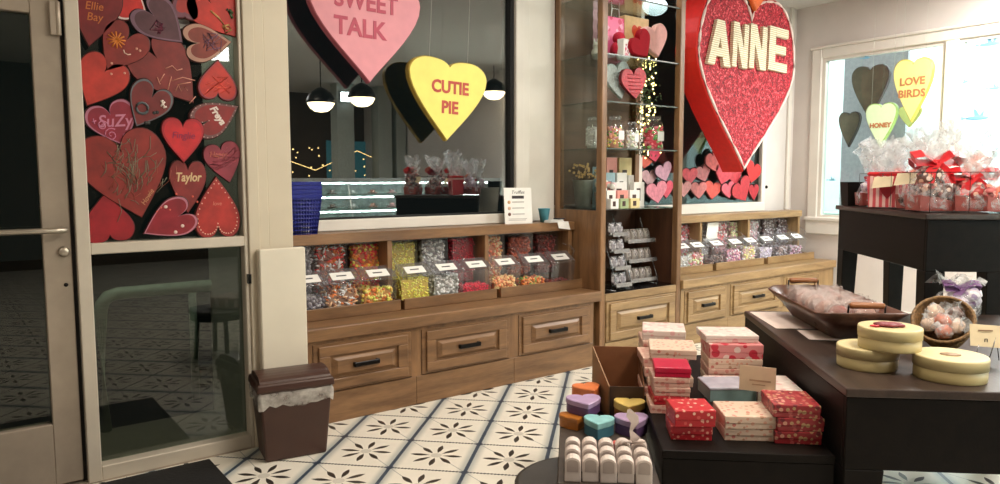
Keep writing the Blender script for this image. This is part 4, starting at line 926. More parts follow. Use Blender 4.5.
# ------------------------------------------------------------------ small hearts stacked in the right window
G2 = 'small pink and red hearts stacked in the right window'
SP = [(683.7, 188, 13, 15, 0, (214, 150, 150), 'dusty pink heart at the left end of the bottom row, beside the shelf unit post'), (690, 175, 13, 16, 0, (222, 90, 102), 'rose pink upright heart above the left end of the bottom row'),
      (703.4, 172, 14, 16, .2, (206, 130, 134), 'dusty pink heart second in the upper row, faint marks'), (714, 160, 14, 20, .25, (226, 106, 104), 'coral pink heart tucked at the left edge of the huge red heart'),
      (699, 189, 14, 16, 0, (206, 120, 120), 'dusty rose heart second in the bottom row'), (713, 189, 15, 17, -.1, (212, 84, 74), 'salmon red heart third in the bottom row'),
      (723.5, 174, 15, 17, -.2, (206, 70, 84), 'raspberry heart above the gap of the third and fourth bottom hearts'), (728.5, 189, 12, 15, .1, (226, 100, 116), 'small bright pink heart fourth in the bottom row, with scratched marks'),
      (736, 176, 12, 15, .2, (196, 60, 70), 'red heart directly under the tip of the huge heart'), (742, 189, 18, 20, .3, (190, 46, 56), 'large red heart near the right end of the bottom row'),
      (753.5, 171, 15, 20, -.2, (206, 44, 44), 'bright red heart high at the right edge of the right window'), (754, 191, 10, 15, 0, (186, 40, 52), 'dark red heart at the right end of the bottom row'),
      (657, 191, 16, 20, .1, (214, 130, 146), 'pink heart seen low through the glass shelf unit'), (666.5, 188, 11, 17, 0, (206, 76, 96), 'rose heart beside the right post, seen through the glass shelf unit'),
      (649.5, 177, 12, 16, 0, (190, 150, 154), 'greyish pink heart seen through the glass shelf unit'), (664, 171, 13, 17, .2, (190, 146, 164), 'lilac pink heart behind the right post, seen through the shelf unit'),
      (654.5, 152, 14, 16, .1, (206, 60, 90), 'magenta heart highest of the ones seen through the shelf unit'), (645, 160, 12, 14, -.1, (206, 90, 70), 'orange red heart at the left end, seen through the shelf unit')]
for i, (px, py, w, h, ro, c, lab) in enumerate(SP):
    Y = 4.44+.02*((i*7) % 3)
    a = ro; tip = (px+math.sin(a)*h*.62, py+h*.62*math.cos(a)); no = (px-math.sin(a)*h*.2, py-h*.2*math.cos(a))
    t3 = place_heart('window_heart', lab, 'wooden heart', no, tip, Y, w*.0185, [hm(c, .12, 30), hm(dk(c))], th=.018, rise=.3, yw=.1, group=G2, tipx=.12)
MB().lathe([(0, 0), (.014, 0), (.018, .02), (.01, .03), (0, .03)], 12).build('hook', M['bronze'], None, (aty(765, 187, 4.5).x, 4.5, aty(765, 187, 4.5).z), (PI/2, 0, 0))
tag(bpy.context.scene.objects['hook'], 'small dark knob on the white pier beside the right window', 'knob')
# hearts hanging at the right wall windows
lv = pmat('lemon_candy_heart', (240, 236, 148), .5, var=.02, emis=(240, 236, 130), estr=.1); lvs = pmat('lemon_candy_side', (196, 176, 70), .5)  # face glows slightly, though a foam heart is no lamp
def wallheart(label, word, notch, tip, X, W, fm, sm, size, rise=.1, z2=-.24):
    p0, p1 = atx(*notch, X), atx(*tip, X); nt = p0.z-p1.z
    t = thing('candy_heart_sign', label, 'heart sign', p0, rot=(0, 0, -PI/2-.0))
    heart_mb(heart_pts(W, nt, rise*nt, .12*nt, .12), .05, nt, 0, .008).build('heart_board', [fm, sm], t)
    if word:
        inkx = pmat('tan_letters', (196, 132, 84), .5)
        for i, s in enumerate(word): text(s, size, inkx, t, x=0, z=(-nt*.30-i*size*1.15 if len(word) > 1 else -nt*.46), y=-.001, bold=.003, sx=.95)
    for u in (-.1, .1): MB().tube([(u, .02, .02), (u, .02, ZC-p0.z-.002)], .0013, 5).build('cord', M['string'], t)
    return t
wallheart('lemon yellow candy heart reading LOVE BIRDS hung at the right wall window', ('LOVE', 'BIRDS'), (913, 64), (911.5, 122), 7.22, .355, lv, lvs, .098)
gh = pmat('lime_candy_heart', (218, 240, 196), .5, var=.02, emis=(210, 244, 190), estr=.15)  # faint emission brightens this face too, not a real source
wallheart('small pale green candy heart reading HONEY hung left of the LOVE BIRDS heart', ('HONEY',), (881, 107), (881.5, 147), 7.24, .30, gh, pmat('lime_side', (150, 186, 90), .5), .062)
# ------------------------------------------------------------------ beyond the right wall
gb = pmat('grey_blue_screen', (182, 178, 182), .6)
p, q = atx(842, 130, 8.3), atx(905, 130, 8.3)
o = MB().box(0, .05, 0, p.y-q.y, 0, 2.0).build('room_divider', gb, None, (8.3, q.y, .9)); tag(o, 'grey blue divider panel in the bright room behind the right wall window', 'divider')
MB().box(.0, .05, .1, .14, -.92, 0).box(.0, .05, p.y-q.y-.14, p.y-q.y-.1, -.92, 0).build('divider_foot', M['dark'], o)
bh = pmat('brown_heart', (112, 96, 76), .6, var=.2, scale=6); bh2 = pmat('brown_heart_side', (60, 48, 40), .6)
wallheart('dark brown heart hanging behind the window glass, left of LOVE BIRDS', None, (870, 70), (868, 118), 7.85, .40, bh, bh2, .1)
wallheart('dark brown heart half hidden at the left edge of the grey blue divider', None, (849, 115), (847, 147), 7.95, .24, bh, bh2, .1)
wallheart('yellow heart tip hanging behind the glass, below LOVE BIRDS', None, (909, 108), (912, 127), 7.9, .22, lv, lvs, .1)
o = MB().box(0, .5, 0, 2.2, 0, 1.0).box(-.02, .52, -.02, 2.22, 1.0, 1.04).build('counter', pmat('pale_green_counter', (178, 196, 180), .6), None, (8.7, 3.6, -.02), bevel=.006); tag(o, 'pale green counter in the bright room behind the right wall window', 'counter')
bd = pmat('pale_blue_decal', (120, 176, 206), .6)
for i, (px, py, s) in enumerate(((948, 93, .0), (990, 44, 1), (977, 118, 1.15), (965, 82, .4), (866, 58, .5), (832, 180, .5), (995, 88, .6))):
    if s == 0: continue
    p = atx(px, py, XR+.02); s *= .085
    mb = MB().blob((0, 0, 0), s*1.0, .003, s*.2, 10, 6)
    mb.add([(-.2*s, 0, 0), (.3*s, 0, .05*s), (-.1*s, 0, .75*s), (-.35*s, 0, .9*s)], [(0, 1, 2, 3)]).add([(.05*s, 0, 0), (.5*s, 0, .05*s), (.55*s, 0, .6*s), (.6*s, 0, .8*s)], [(0, 1, 2, 3)])
    mb.add([(-.9*s, 0, 0), (-1.5*s, 0, .28*s), (-1.35*s, 0, 0), (-1.5*s, 0, -.2*s)], [(0, 1, 2, 3)])
    o = mb.build('bird_decal', bd, None, p, (0, 0, -PI/2))
    tag(o, ['', 'pale blue bird decal at the top of the right pane', 'largest pale blue bird decal, middle of the right pane', 'small pale blue bird decal at the left edge of the right pane', 'small pale blue bird decal at the top of the left pane', 'pale blue bird decal low at the left edge of the left pane', 'small pale blue bird decal at the right frame edge'][i], 'decal', 'bird decals on the wall windows')
# ------------------------------------------------------------------ dark display tables
def table(name, label, p0, p1, q0, q1, z, apron, legw, foot=.7, over=.02, top='espressotop'):
    c = tw((p0+p1)/2, (q0+q1)/2, 0); w, d = p1-p0, q1-q0
    t = thing(name, label, 'table', c, TROT)
    MB().box(-w/2, w/2, -d/2, d/2, z-.03, z).build('table_top', M[top], t, bevel=.005, seg=2)
    a, b = w/2-over, d/2-over; mb = MB()
    for (x0, x1, y0, y1) in ((-a, a, -b, -b+.025), (-a, a, b-.025, b), (-a, -a+.025, -b+.025, b-.025), (a-.025, a, -b+.025, b-.025)): mb.box(x0, x1, y0, y1, z-.03-apron, z-.03)
    mb.build('apron', M['espresso'], t, bevel=.003)
    for sx in (-1, 1):
        for sy in (-1, 1):
            k = legw; x0, y0 = sx*a, sy*b; x1, y1 = sx*(a-k), sy*(b-k); xf, yf = sx*(a-k*foot), sy*(b-k*foot)
            def quad(xa, xb, ya, yb, z_):
                xa, xb = sorted((xa, xb)); ya, yb = sorted((ya, yb)); return [(xa, ya, z_), (xb, ya, z_), (xb, yb, z_), (xa, yb, z_)]
            MB().hexa(quad(x0, xf, y0, yf, 0), quad(x0, x1, y0, y1, z-.03-apron)).build('leg', M['espresso'], t, bevel=.003)
    return t
ZT1, ZT2, ZT4 = .75, .50, 1.266
table('display_table', 'dark brown display table in front with the wooden bowl and round boxes on it', .922, 2.20, 2.462, 3.90, ZT1, .25, .13, over=.004)
table('display_table', 'lowest dark brown display table, carrying the stacks of patterned gift boxes', .325, .912, 2.505, 3.93, ZT2, .25, .12, over=.002, top='espresso')
table('display_table', 'tall dark brown display table at the right, carrying the cellophane gift bags', 1.84, 2.285, 3.95, 5.25, ZT4, .275, .10)
# ------------------------------------------------------------------ gift boxes on the lowest table
PT = {
 'polka': spots('red_heart_paper', (176, 26, 36), [(216, 160, 140), (200, 80, 76), (220, 180, 160)], 46, .30),
 'polka2': spots('red_heart_paper_small', (168, 30, 40), [(212, 150, 130), (196, 76, 72)], 60, .32),
 'cream': spots('cream_floral_paper', (208, 182, 162), [(186, 110, 100), (204, 150, 130), (216, 194, 176), (176, 132, 106)], 48, .34),
 'pinkc': spots('pink_cream_paper', (206, 166, 150), [(196, 128, 118), (216, 186, 168)], 46, .4),
 'floral': spots('dark_red_floral_paper', (146, 38, 44), [(196, 140, 120), (176, 140, 100), (104, 26, 34), (176, 84, 80)], 52, .42),
 'teal': pmat('teal_paper', (112, 138, 138), .35, var=.06), 'lilac': pmat('silver_lilac_paper', (164, 164, 176), .25, var=.12, scale=14),
 'magenta': pmat('magenta_paper', (180, 22, 60), .3, var=.04), 'white': spots('white_rose_paper', (210, 194, 186), [(206, 160, 158), (220, 208, 200)], 30, .42),
 'stripe': spots('pink_white_paper', (206, 130, 130), [(214, 188, 180), (186, 44, 62)], 22, .45), 'ivory': spots('ivory_gold_paper', (208, 190, 166), [(190, 166, 130), (214, 202, 184)], 40, .35)}
NM = {'polka': 'red heart-dotted', 'polka2': 'red small-dotted', 'cream': 'cream floral', 'pinkc': 'pink and cream', 'floral': 'dark red floral', 'teal': 'teal', 'lilac': 'silvery lilac', 'magenta': 'magenta', 'white': 'white rose-printed', 'stripe': 'pink and white', 'ivory': 'ivory'}
wrapf = glassy('box_film', (250, 250, 250), .03, .12)
def gift(label, p, q, z, w, d, h, m, rz=0):
    mb_, m = ('teal', m) if m == 'lilac' else (m, m); k0 = .8 if m == 'lilac' else .4
    t = thing('gift_box', label, 'gift box', tw(p, q, z), TROT+rz, 'gift boxes stacked on the lowest table')
    MB().box(-w/2+.002, w/2-.002, -d/2+.002, d/2-.002, 0, h*(k0+.05)).build('box_base', PT[mb_], t, bevel=.002)
    MB().box(-w/2, w/2, -d/2, d/2, h*k0, h).build('box_lid', PT[m], t, bevel=.004, seg=2)
    return t
def stack(p, q, w, d, items, where, z=ZT2):
    # items from the bottom up: (pattern, height, dp, dq, rotation)
    n = len(items)
    for i, (m, h, dp, dq, rz) in enumerate(items):
        pos = 'single' if n == 1 else 'bottom' if i == 0 else 'top' if i == n-1 else ('second', 'third', 'fourth', 'fifth')[i-1]
        gift('%s gift box, %s of the stack %s' % (NM[m], pos, where), p+dp, q+dq, z, w, d, h, m, rz); z += h+.0008
stack(.443, 2.685, .150, .15, [('polka2', .052, 0, 0, 0), ('polka', .062, .004, -.01, .10)], 'nearest the heart-shaped boxes')
stack(.652, 2.715, .185, .185, [('cream', .045, 0, 0, .02), ('cream', .048, -.003, -.005, .05)], 'front and middle of the low table')
stack(.818, 2.70, .165, .19, [('floral', .047, 0, 0, -.01), ('floral', .048, .004, 0, .03), ('floral', .047, -.006, 0, -.02)], 'at the front right corner')
stack(.832, 2.95, .155, .25, [('ivory', .042, 0, 0, .02), ('ivory', .042, 0, 0, .03), ('white', .04, -.002, 0, .02)], 'behind the dark red floral boxes')
stack(.655, 3.03, .195, .17, [('teal', .05, .03, -.03, .05), ('lilac', .058, -.005, -.015, .12)], 'behind the middle cream boxes')
stack(.665, 3.20, .16, .11, [('pinkc', .034, 0, 0, 0), ('white', .036, .01, 0, .06)], 'just behind the silvery lilac box')
stack(.745, 3.385, .24, .20, [('ivory', .047, 0, 0, 0), ('pinkc', .045, 0, 0, 0), ('cream', .045, 0, 0, 0), ('stripe', .066, .0, 0, .03), ('white', .034, -.015, .03, .05)], 'tall at the back right')
stack(.408, 2.985, .145, .16, [('pinkc', .036, -.01, 0, .0), ('polka2', .036, 0, 0, .05), ('pinkc', .036, .005, 0, 0), ('pinkc', .04, 0, 0, .02), ('magenta', .040, .01, 0, -.05)], 'topped by a magenta box')
stack(.435, 3.25, .20, .21, [('pinkc', .042, -.02, 0, 0), ('cream', .042, 0, 0, .03), ('pinkc', .042, -.01, 0, 0), ('pinkc', .04, -.02, .01, .04), ('cream', .042, .02, -.01, -.08)], 'tall at the back left')
stack(.44, 3.50, .20, .21, [('pinkc', .047, 0, 0, 0), ('cream', .047, 0, 0, 0), ('ivory', .047, 0, 0, 0), ('pinkc', .047, 0, 0, 0), ('white', .047, .01, 0, -.1)], 'farthest back on the low table')
stack(.865, 3.16, .075, .10, [('floral', .045, 0, 0, 0), ('floral', .03, 0, 0, .1)], 'beside the tall right stack, half hidden')
kraft = pmat('kraft_card', (214, 192, 162), .6, var=.03)
t = thing('price_card', 'cream price card on a wire stand among the gift boxes', 'price card', tw(.735, 2.865, ZT2), TROT-.35)
MB().box(-.068, .068, 0, .002, .115, .215).build('card', kraft, t); MB().tube([(0, .01, 0), (0, .006, .11), (.02, .004, .13), (.04, .004, .105)], .003, 6).build('wire_stand', wire, t)
MB().box(-.03, .05, -.001, 0, .155, .162).box(-.02, .03, -.001, 0, .14, .145).build('print', pmat('faint_print', (170, 140, 112), .6), t)
# ------------------------------------------------------------------ stool, tray, treat boxes, heart boxes, carton
t = thing('round_stool', 'small round dark stool under the tray of white treat boxes', 'stool', tw(.055, 2.445), TROT)
MB().lathe([(0, .375), (.235, .375), (.245, .385), (.245, .395), (.235, .402), (.225, .400), (0, .398)], 40).build('seat', pmat('dark_stool_top', (46, 41, 37), .42, var=.1), t)
for k in range(4):
    a = PI/4+k*PI/2; MB().tube([(.17*math.cos(a), .17*math.sin(a), .376), (.20*math.cos(a), .20*math.sin(a), 0)], .018, 8).build('leg', M['espresso'], t)
MB().lathe([(.215, .32), (.225, .32), (.225, .376), (.215, .376), (.215, .32)], 40, cap=False).build('skirt', M['espresso'], t)
t = thing('low_stand', 'dark low stand behind the stool, under the heart-shaped boxes', 'stand', tw(.155, 3.07), TROT)
MB().box(-.145, .145, -.34, .34, .38, .402).build('stand_top', M['espresso'], t, bevel=.003)
for sx in (-1, 1):
    for sy in (-1, 1): MB().box(sx*.12-.02, sx*.12+.02, sy*.30-.02, sy*.30+.02, 0, .38).build('leg', M['espresso'], t)
t = thing('tray', 'flat dark brown tray carrying the white treat boxes and heart boxes', 'tray', tw(.135, 2.74, .403), TROT)
MB().box(-.175, .175, -.345, .32, 0, .010).build('tray_board', pmat('dark_tray', (66, 56, 49), .45, var=.08), t, bevel=.003)
ZTR = .4135
def arch(w, h, n=8):
    r = w/2; return [(-r, 0), (r, 0), (r, h-r*.85)]+[(r*math.cos(PI*i/n), h-r*.85+r*.85*math.sin(PI*i/n)) for i in range(1, n)]+[(-r, h-r*.85)]
wp = pmat('white_pearl_card', (216, 202, 194), .35, var=.03); wtop = pmat('grey_arch_lid', (176, 160, 152), .3, var=.04)
t0 = None
for r in range(3):
    for c in range(5):
        lab = 'white arch-topped treat box, %s from the left in the %s row on the tray' % (('first', 'second', 'third', 'fourth', 'last')[c], ('front', 'middle', 'back')[r])
        p = .013+c*.0605; q = 2.436+r*.083; dz = 0
        if t0 is None:
            t0 = thing('treat_box', lab, 'treat box', tw(p, q, ZTR), TROT-.03, 'white treat boxes in rows on the tray')
            MB().prism(arch(.055, .087), lambda u, v, t_: (u, t_, v), -.028, .014).build('box_body', wp, t0, bevel=.002)
            MB().prism([(u*.72, .036+v*.55) for u, v in arch(.055, .078)], lambda u, v, t_: (u, t_, v), -.0292, -.028).build('front_panel', wtop, t0)
            MB().prism([(u*.9, v) for u, v in arch(.055, .05)][2:-1], lambda u, v, t_: (u*.8, t_, v+.030), .014, .018).build('arched_back', wtop, t0)
        else: dup(t0, lab, tw(p, q+.004*((c*3) % 2), ZTR), TROT-.03+R.uniform(-.05, .05))
t = thing('ribbon_bow', 'pale grey satin ribbon twist standing on the treat boxes', 'ribbon', tw(.225, 2.56, ZTR+.087), TROT)
mb = MB(); path = [(0, 0, 0), (.012, .0, .02), (-.004, 0, .045), (.01, 0, .075), (.0, 0, .10), (-.012, 0, .125)]; wd = [.012, .018, .006, .014, .022, .006]
vs = []
for (x, y, z), w in zip(path, wd): vs += [(x-w, y, z), (x+w, y+.006, z)]
mb.add(vs, [(2*i, 2*i+1, 2*i+3, 2*i+2) for i in range(5)])
vs = [(0, 0, 0), (.02, -.01, .002), (.045, -.03, .0), (.03, -.035, -.0), (.05, -.05, .01)]
mb.tube([(0, 0, .004), (.025, -.015, .01), (.04, -.03, .02)], .006, 5).tube([(0, 0, .004), (-.03, -.01, .012), (-.045, -.02, .006)], .006, 5)
mb.build('ribbon', pmat('grey_satin', (206, 190, 182), .3, var=.06), t)
def heartbox(label, p, q, z, W, h, body, lidc, rz=0):
    t = thing('heart_box', label, 'heart box', tw(p, q, z), TROT+rz, 'heart-shaped boxes on the tray')
    pts = heart_pts(W, W*.82, W*.16, W*.12, .13, n=8); pts = [(x, y+W*.35) for x, y in pts]
    MB().prism([(x*.96, y*.96) for x, y in pts], lambda u, v, t_: (u, v, t_), 0, h*.72).build('box_base', body, t)
    MB().prism(pts, lambda u, v, t_: (u, v, t_), h*.6, h).build('box_lid', [lidc], t, bevel=.003)
    return t
hbm = lambda n, c: pmat(n, c, .35, var=.08, scale=20)
pur, purl, tea, teal_, ora, amb, yl, yll = hbm('purple_body', (96, 70, 112), ), hbm('lilac_lid', (176, 150, 186)), hbm('teal_body', (70, 122, 142)), hbm('aqua_lid', (146, 204, 206)), hbm('orange_lid', (224, 126, 74)), hbm('amber_body', (176, 106, 36)), hbm('mustard_body', (150, 96, 44)), hbm('yellow_lid', (232, 202, 116))
def hb(px, py, z): return tz(px, py, z)
ZH = ZTR
p, q = hb(576, 421, ZH+.03); heartbox('amber orange heart box under the left purple one', .020, 2.965, ZH, .115, .05, amb, amb, .3)
heartbox('purple heart box with lilac lid at the left, lying on the amber one', .065, 3.0, ZH+.051, .15, .058, pur, purl, .2)
heartbox('teal heart box with aqua lid in front of the other heart boxes', .118, 2.875, ZH, .125, .066, tea, teal_, -.1)
heartbox('second purple heart box with lilac lid, right of the teal one', .258, 2.905, ZH, .14, .066, pur, purl, .15)
ZH2 = .4030
heartbox('mustard heart box with yellow lid at the back right, near the carton', .255, 3.055, ZH2+.011 if 0 else ZTR, .135, .085, yl, yll, -.1)
heartbox('orange heart box at the back left beside the carton', .085, 3.19, ZH2, .13, .12, amb, ora, .4)
heartbox('small red heart box between the teal and purple ones', .205, 2.72, ZTR, .07, .03, hbm('red_body', (170, 50, 56)), hbm('coral_lid', (216, 96, 90)), .5)
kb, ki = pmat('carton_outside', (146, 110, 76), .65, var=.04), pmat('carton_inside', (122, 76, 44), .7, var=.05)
t = thing('display_carton', 'open brown cardboard display carton behind the heart-shaped boxes', 'carton', tw(.21, 3.28, ZH2), TROT)
# local x across, y away: back panel tall, sides sloping to the low front
def wall(a, b, za, zb, n, m):
    (xa, ya), (xb, yb) = a, b; d = Vector((xb-xa, yb-ya, 0)).normalized(); nn = Vector((-d.y, d.x, 0))*.005
    q0 = [Vector((xa, ya, 0)), Vector((xb, yb, 0)), Vector((xb, yb, zb)), Vector((xa, ya, za))]
    MB().add([v for v in q0]+[v+nn for v in q0], [(0, 1, 2, 3), (7, 6, 5, 4), (0, 4, 5, 1), (1, 5, 6, 2), (2, 6, 7, 3), (3, 7, 4, 0)]).build(n, m, t)
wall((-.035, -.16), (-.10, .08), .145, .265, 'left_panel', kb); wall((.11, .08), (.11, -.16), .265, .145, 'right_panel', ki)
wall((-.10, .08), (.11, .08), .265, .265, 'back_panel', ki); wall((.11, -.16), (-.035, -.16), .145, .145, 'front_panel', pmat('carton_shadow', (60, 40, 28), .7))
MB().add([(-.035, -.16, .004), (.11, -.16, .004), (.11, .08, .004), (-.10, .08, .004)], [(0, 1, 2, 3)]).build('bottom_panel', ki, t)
# ------------------------------------------------------------------ on the front table: paper, wooden bowl, packs
for i, (a, b, w, d, r, lab) in enumerate(((1.10, 3.66, .30, .42, .05, 'pale pink paper sheet under the far end of the wooden bowl'), (1.16, 3.30, .24, .20, -.04, 'pale pink paper sheet under the near end of the wooden bowl'))):
    o = MB().box(-w/2, w/2, -d/2, d/2, 0, .0015).build('paper_sheet', pmat('pale_pink_paper', (222, 202, 192), .6, var=.03), None, tw(a, b, ZT1+.0005+.0016*i), (0, 0, TROT+r)); tag(o, lab, 'paper')
t = thing('wooden_bowl', 'long dark wooden trough bowl with two handles on the front table', 'bowl', tw(1.225, 3.50, ZT1+.004), TROT+.03)
bw = wood('bowl_wood', (58, 34, 24), (96, 62, 44), 'Y', .35, 8); Lb, Wb, hb_ = .82, .385, .112
def rrect(w, d, k, n=6):
    pts = []; r = min(w, d)*k
    for cx, cy, a0 in ((w/2-r, d/2-r, 0), (-w/2+r, d/2-r, PI/2), (-w/2+r, -d/2+r, PI), (w/2-r, -d/2+r, 1.5*PI)):
        for i in range(n+1): a = a0+PI/2*i/n; pts.append((cx+r*math.cos(a), cy+r*math.sin(a)))
    return pts
lay = [(.16, .52, 0), (.19, .56, .004), (.27, .70, .06), (Wb, Lb, hb_), (Wb-.012, Lb-.014, hb_+.004), (Wb-.028, Lb-.034, hb_), (.24, .66, .06), (.17, .54, .016)]
vs = []; nn = 28
for w, d, z in lay:
    pp = rrect(w, d, .22); nn = len(pp)
    vs += [(x, y, z+.022*(abs(y)/(d/2))**3*(z/hb_)) for x, y in pp]
fs = [(i*nn+k, i*nn+(k+1) % nn, (i+1)*nn+(k+1) % nn, (i+1)*nn+k) for i in range(len(lay)-1) for k in range(nn)]+[tuple(range(nn))[::-1], tuple((len(lay)-1)*nn+k for k in range(nn))]
MB().add(vs, fs, 0, True).build('trough', bw, t)
hw_ = wood('handle_wood', (120, 72, 40), (156, 100, 60), 'X', .4, 8)
for sy in (-1, 1):
    y = sy*(Lb/2-.03)
    h_ = MB().tube([(-.07, y, hb_+.052), (-.06, y, hb_+.054), (.06, y, hb_+.054), (.07, y, hb_+.052)], [.011, .014, .014, .011], 10).build('handle', hw_, t)
    for sx in (-1, 1): MB().tube([(sx*.075, y, hb_+.006), (sx*.075, y, hb_+.055)], .004, 6).build('handle_bracket', M['bronze'], h_)
pf = film('cookie_film', (206, 190, 186), .90, .16, 40); ck = [pmat('pink_cookie', (140, 82, 74), .6, var=.15), pmat('brown_cookie', (92, 54, 44), .6, var=.15), pmat('white_cookie', (160, 118, 104), .6, var=.15)]
t0 = None
posn = []
for r in range(11):
    for c in range(2): posn.append((-.055+.11*c+R.uniform(-.012, .012), -.265+r*.051+R.uniform(-.008, .008)))
for i, (x, y) in enumerate(posn):
    side_ = 'left' if x < 0 else 'right'; rk_ = ('nearest the front handle', 'second from the front', 'third from the front', 'fourth from the front', 'fifth from the front', 'in the middle', 'fifth from the far end', 'fourth from the far end', 'third from the far end', 'second from the far end', 'nearest the far handle')[i//2]
    lab = 'film-wrapped cookie pack in the wooden bowl, %s side, %s' % (side_, rk_)
    t = thing('cookie_pack', lab, 'cookie pack', (0, 0, 0), 0, 'wrapped cookies in the wooden bowl')
    p, q = 1.225+x, 3.50+y; t.location = tw(p, q, ZT1+.038); t.rotation_euler = (-.3+R.uniform(-.15, .15), R.uniform(-.12, .12), TROT+R.uniform(-.2, .2))
    MB().blob((0, 0, .06), .054, .012, .052, 12, 7, 0).build('cookie', ck[(i*5) % 3], t)
    mb = MB(); vs = []; n = 7
    for j in range(n+1):
        v = j/n; th_ = .017*math.sin(PI*min(.97, max(.03, v))); 
        for k in range(14):
            a = 2*PI*k/14; vs.append(((.058+R.uniform(-.006, .006))*math.cos(a), th_*math.sin(a)+R.uniform(-.004, .004)*(v > .6), .13*v+R.uniform(-.008, .008)*(v > .7)))
    mb.add(vs, [(j*14+k, j*14+(k+1) % 14, (j+1)*14+(k+1) % 14, (j+1)*14+k) for j in range(n) for k in range(14)], 0, False)
    mb.build('film_wrap', pf, t)
# ------------------------------------------------------------------ round boxes
cb, cl = pmat('cream_round_box', (190, 172, 122), .4, var=.03, scale=8), pmat('cream_round_lid', (206, 190, 142), .35, var=.03, scale=8)
def rbox(label, p, q, z, r, h, deco):
    t = thing('round_box', label, 'round box', tw(p, q, z), TROT, 'cream round boxes on the front table')
    MB().lathe([(0, 0), (r*.965, 0), (r*.975, .004), (r*.975, h*.7), (0, h*.7)], 48).build('box_base', cb, t)
    MB().lathe([(r*.985, h*.52), (r, h*.52), (r, h*.94), (r*.985, h), (r*.93, h*1.0), (0, h*.995)], 48).build('box_lid', cl, t)
    if deco == 'rose':
        mb = MB()
        for k in range(7):
            a = k*.9; mb.blob((.028*math.cos(a)*(k > 0)*1.2, .02*math.sin(a)*(k > 0), h+.006), .028, .02, .007, 8, 5, 0, .15)
        mb.build('rose_decoration', pmat('dark_rose', (120, 24, 34), .5, var=.2), t)
        MB().blob((-.062, -.02, h+.004), .018, .012, .004, 8, 4, 0, .2).build('petal', pmat('red_petal', (196, 30, 46), .5), t)
    else: MB().lathe([(0, h), (.034, h), (.034, h+.0015), (0, h+.0015)], 24, sy=.8).build('seal_sticker', pmat('brown_seal', (150, 122, 86), .5, var=.15, scale=60), t)
    return t
rbox('cream round box lying beneath the rose-topped one', 1.108, 2.775, ZT1, .106, .080, 'seal')
rbox('cream round box with a red rose on its lid, resting on the other', 1.168, 2.735, ZT1+.081, .107, .080, 'rose')
rbox('cream round box at the right with a brown seal on its lid', 1.335, 2.640, ZT1, .117, .082, 'seal')
clr = film('clear_cellophane', (236, 236, 238), .82, .1, 34); clr2 = film('frosty_cellophane', (232, 236, 238), .62, .18, 22)
def ruffle(mb, z0, z1, r0, r1, n=22, jz=.04):
    vs = []; lv_ = 5
    for j in range(lv_):
        k = j/(lv_-1); z = z0+(z1-z0)*k; r = r0+(r1-r0)*k**.8
        for i in range(n):
            a = 2*PI*i/n; rr = r*(1+.28*k*math.cos(7*a+1.3*j)+R.uniform(-.1, .1)*k); vs.append((rr*math.cos(a), rr*math.sin(a)*.7, z+(R.uniform(-jz, jz) if j == lv_-1 else 0)))
    mb.add(vs, [(j*n+i, j*n+(i+1) % n, (j+1)*n+(i+1) % n, (j+1)*n+i) for j in range(lv_-1) for i in range(n)], 0, True)
# ------------------------------------------------------------------ wicker basket, card, purple bag
KB = .92
t = thing('wicker_basket', 'tilted wicker basket of wrapped pink sweets beside the round boxes', 'basket', tw(1.515, 3.06, ZT1+.102), rot=(math.radians(48), 0, TROT-math.radians(32)))
wk = pmat('wicker', (128, 96, 58), .6, var=.3, scale=90, bump=.6)
mb = MB().lathe([(0, -.09), (.07, -.09), (.10, -.02), (.118, .05), (.112, .05), (.094, -.02), (.064, -.082), (0, -.082)], 28)
for j in range(6): mb.tube([((.078+.0072*j)*math.cos(a*PI/12), (.078+.0072*j)*math.sin(a*PI/12), -.075+.02*j) for a in range(24)], .005, 5, closed=True)
mb.build('woven_body', wk, t); t.scale = (KB,)*3; MB().tube([(.117*math.cos(a*PI/14), .117*math.sin(a*PI/14), .052) for a in range(28)], .008, 7, closed=True).build('rim', wk, t)
swm = [pmat('pink_sweet', (190, 120, 100), .5, var=.15, scale=60), pmat('brown_sweet', (96, 56, 42), .5, var=.15, scale=60), pmat('white_sweet', (206, 180, 160), .5, var=.15, scale=60)]
Mb = Matrix.Translation(tw(1.515, 3.06, ZT1+.102)) @ (Matrix.Rotation(TROT-math.radians(32), 4, 'Z') @ Matrix.Rotation(math.radians(48), 4, 'X'))
for i, (x, y, z, r, k) in enumerate(((-.035, .045, .03, .044, 2), (.04, .04, .035, .040, 1), (.0, -.01, .045, .042, 0), (.055, -.02, .04, .036, 2), (-.05, -.025, .04, .038, 2), (.01, -.062, .05, .036, 0))):
    o = MB().blob((0, 0, 0), r*1.05, r*.85, r*.75, 10, 7, 0, .16).build('wrapped_sweet', swm[k], None, Mb @ (Vector((x, y, z))*KB))
    mb = MB(); ruffle(mb, r*.3, r*1.15, r*.35, r*1.1, 14, .008); mb.build('film_twist', clr2, o); mb = MB(); mb.blob((0, 0, 0), r*1.16, r*.98, r*.9, 10, 7, 0, .12, None, False).build('film_wrap', clr, o)
    o.scale = (KB,)*3; o.rotation_euler = (R.uniform(-.8, .8)+.5, R.uniform(-.8, .8), R.uniform(0, 3))
    tag(o, '%s wrapped sweet in the wicker basket, %s' % (('pink', 'brown', 'white')[k], ('upper left', 'upper right', 'middle', 'at the right rim', 'at the left rim', 'lowest at the rim')[i]), 'sweet', 'sweets in the wicker basket')
t = thing('price_card', 'cream tent price card on a wire easel right of the wicker basket', 'price card', tw(1.575, 2.865, ZT1+.002), TROT-.15); t.scale = (.82,)*3
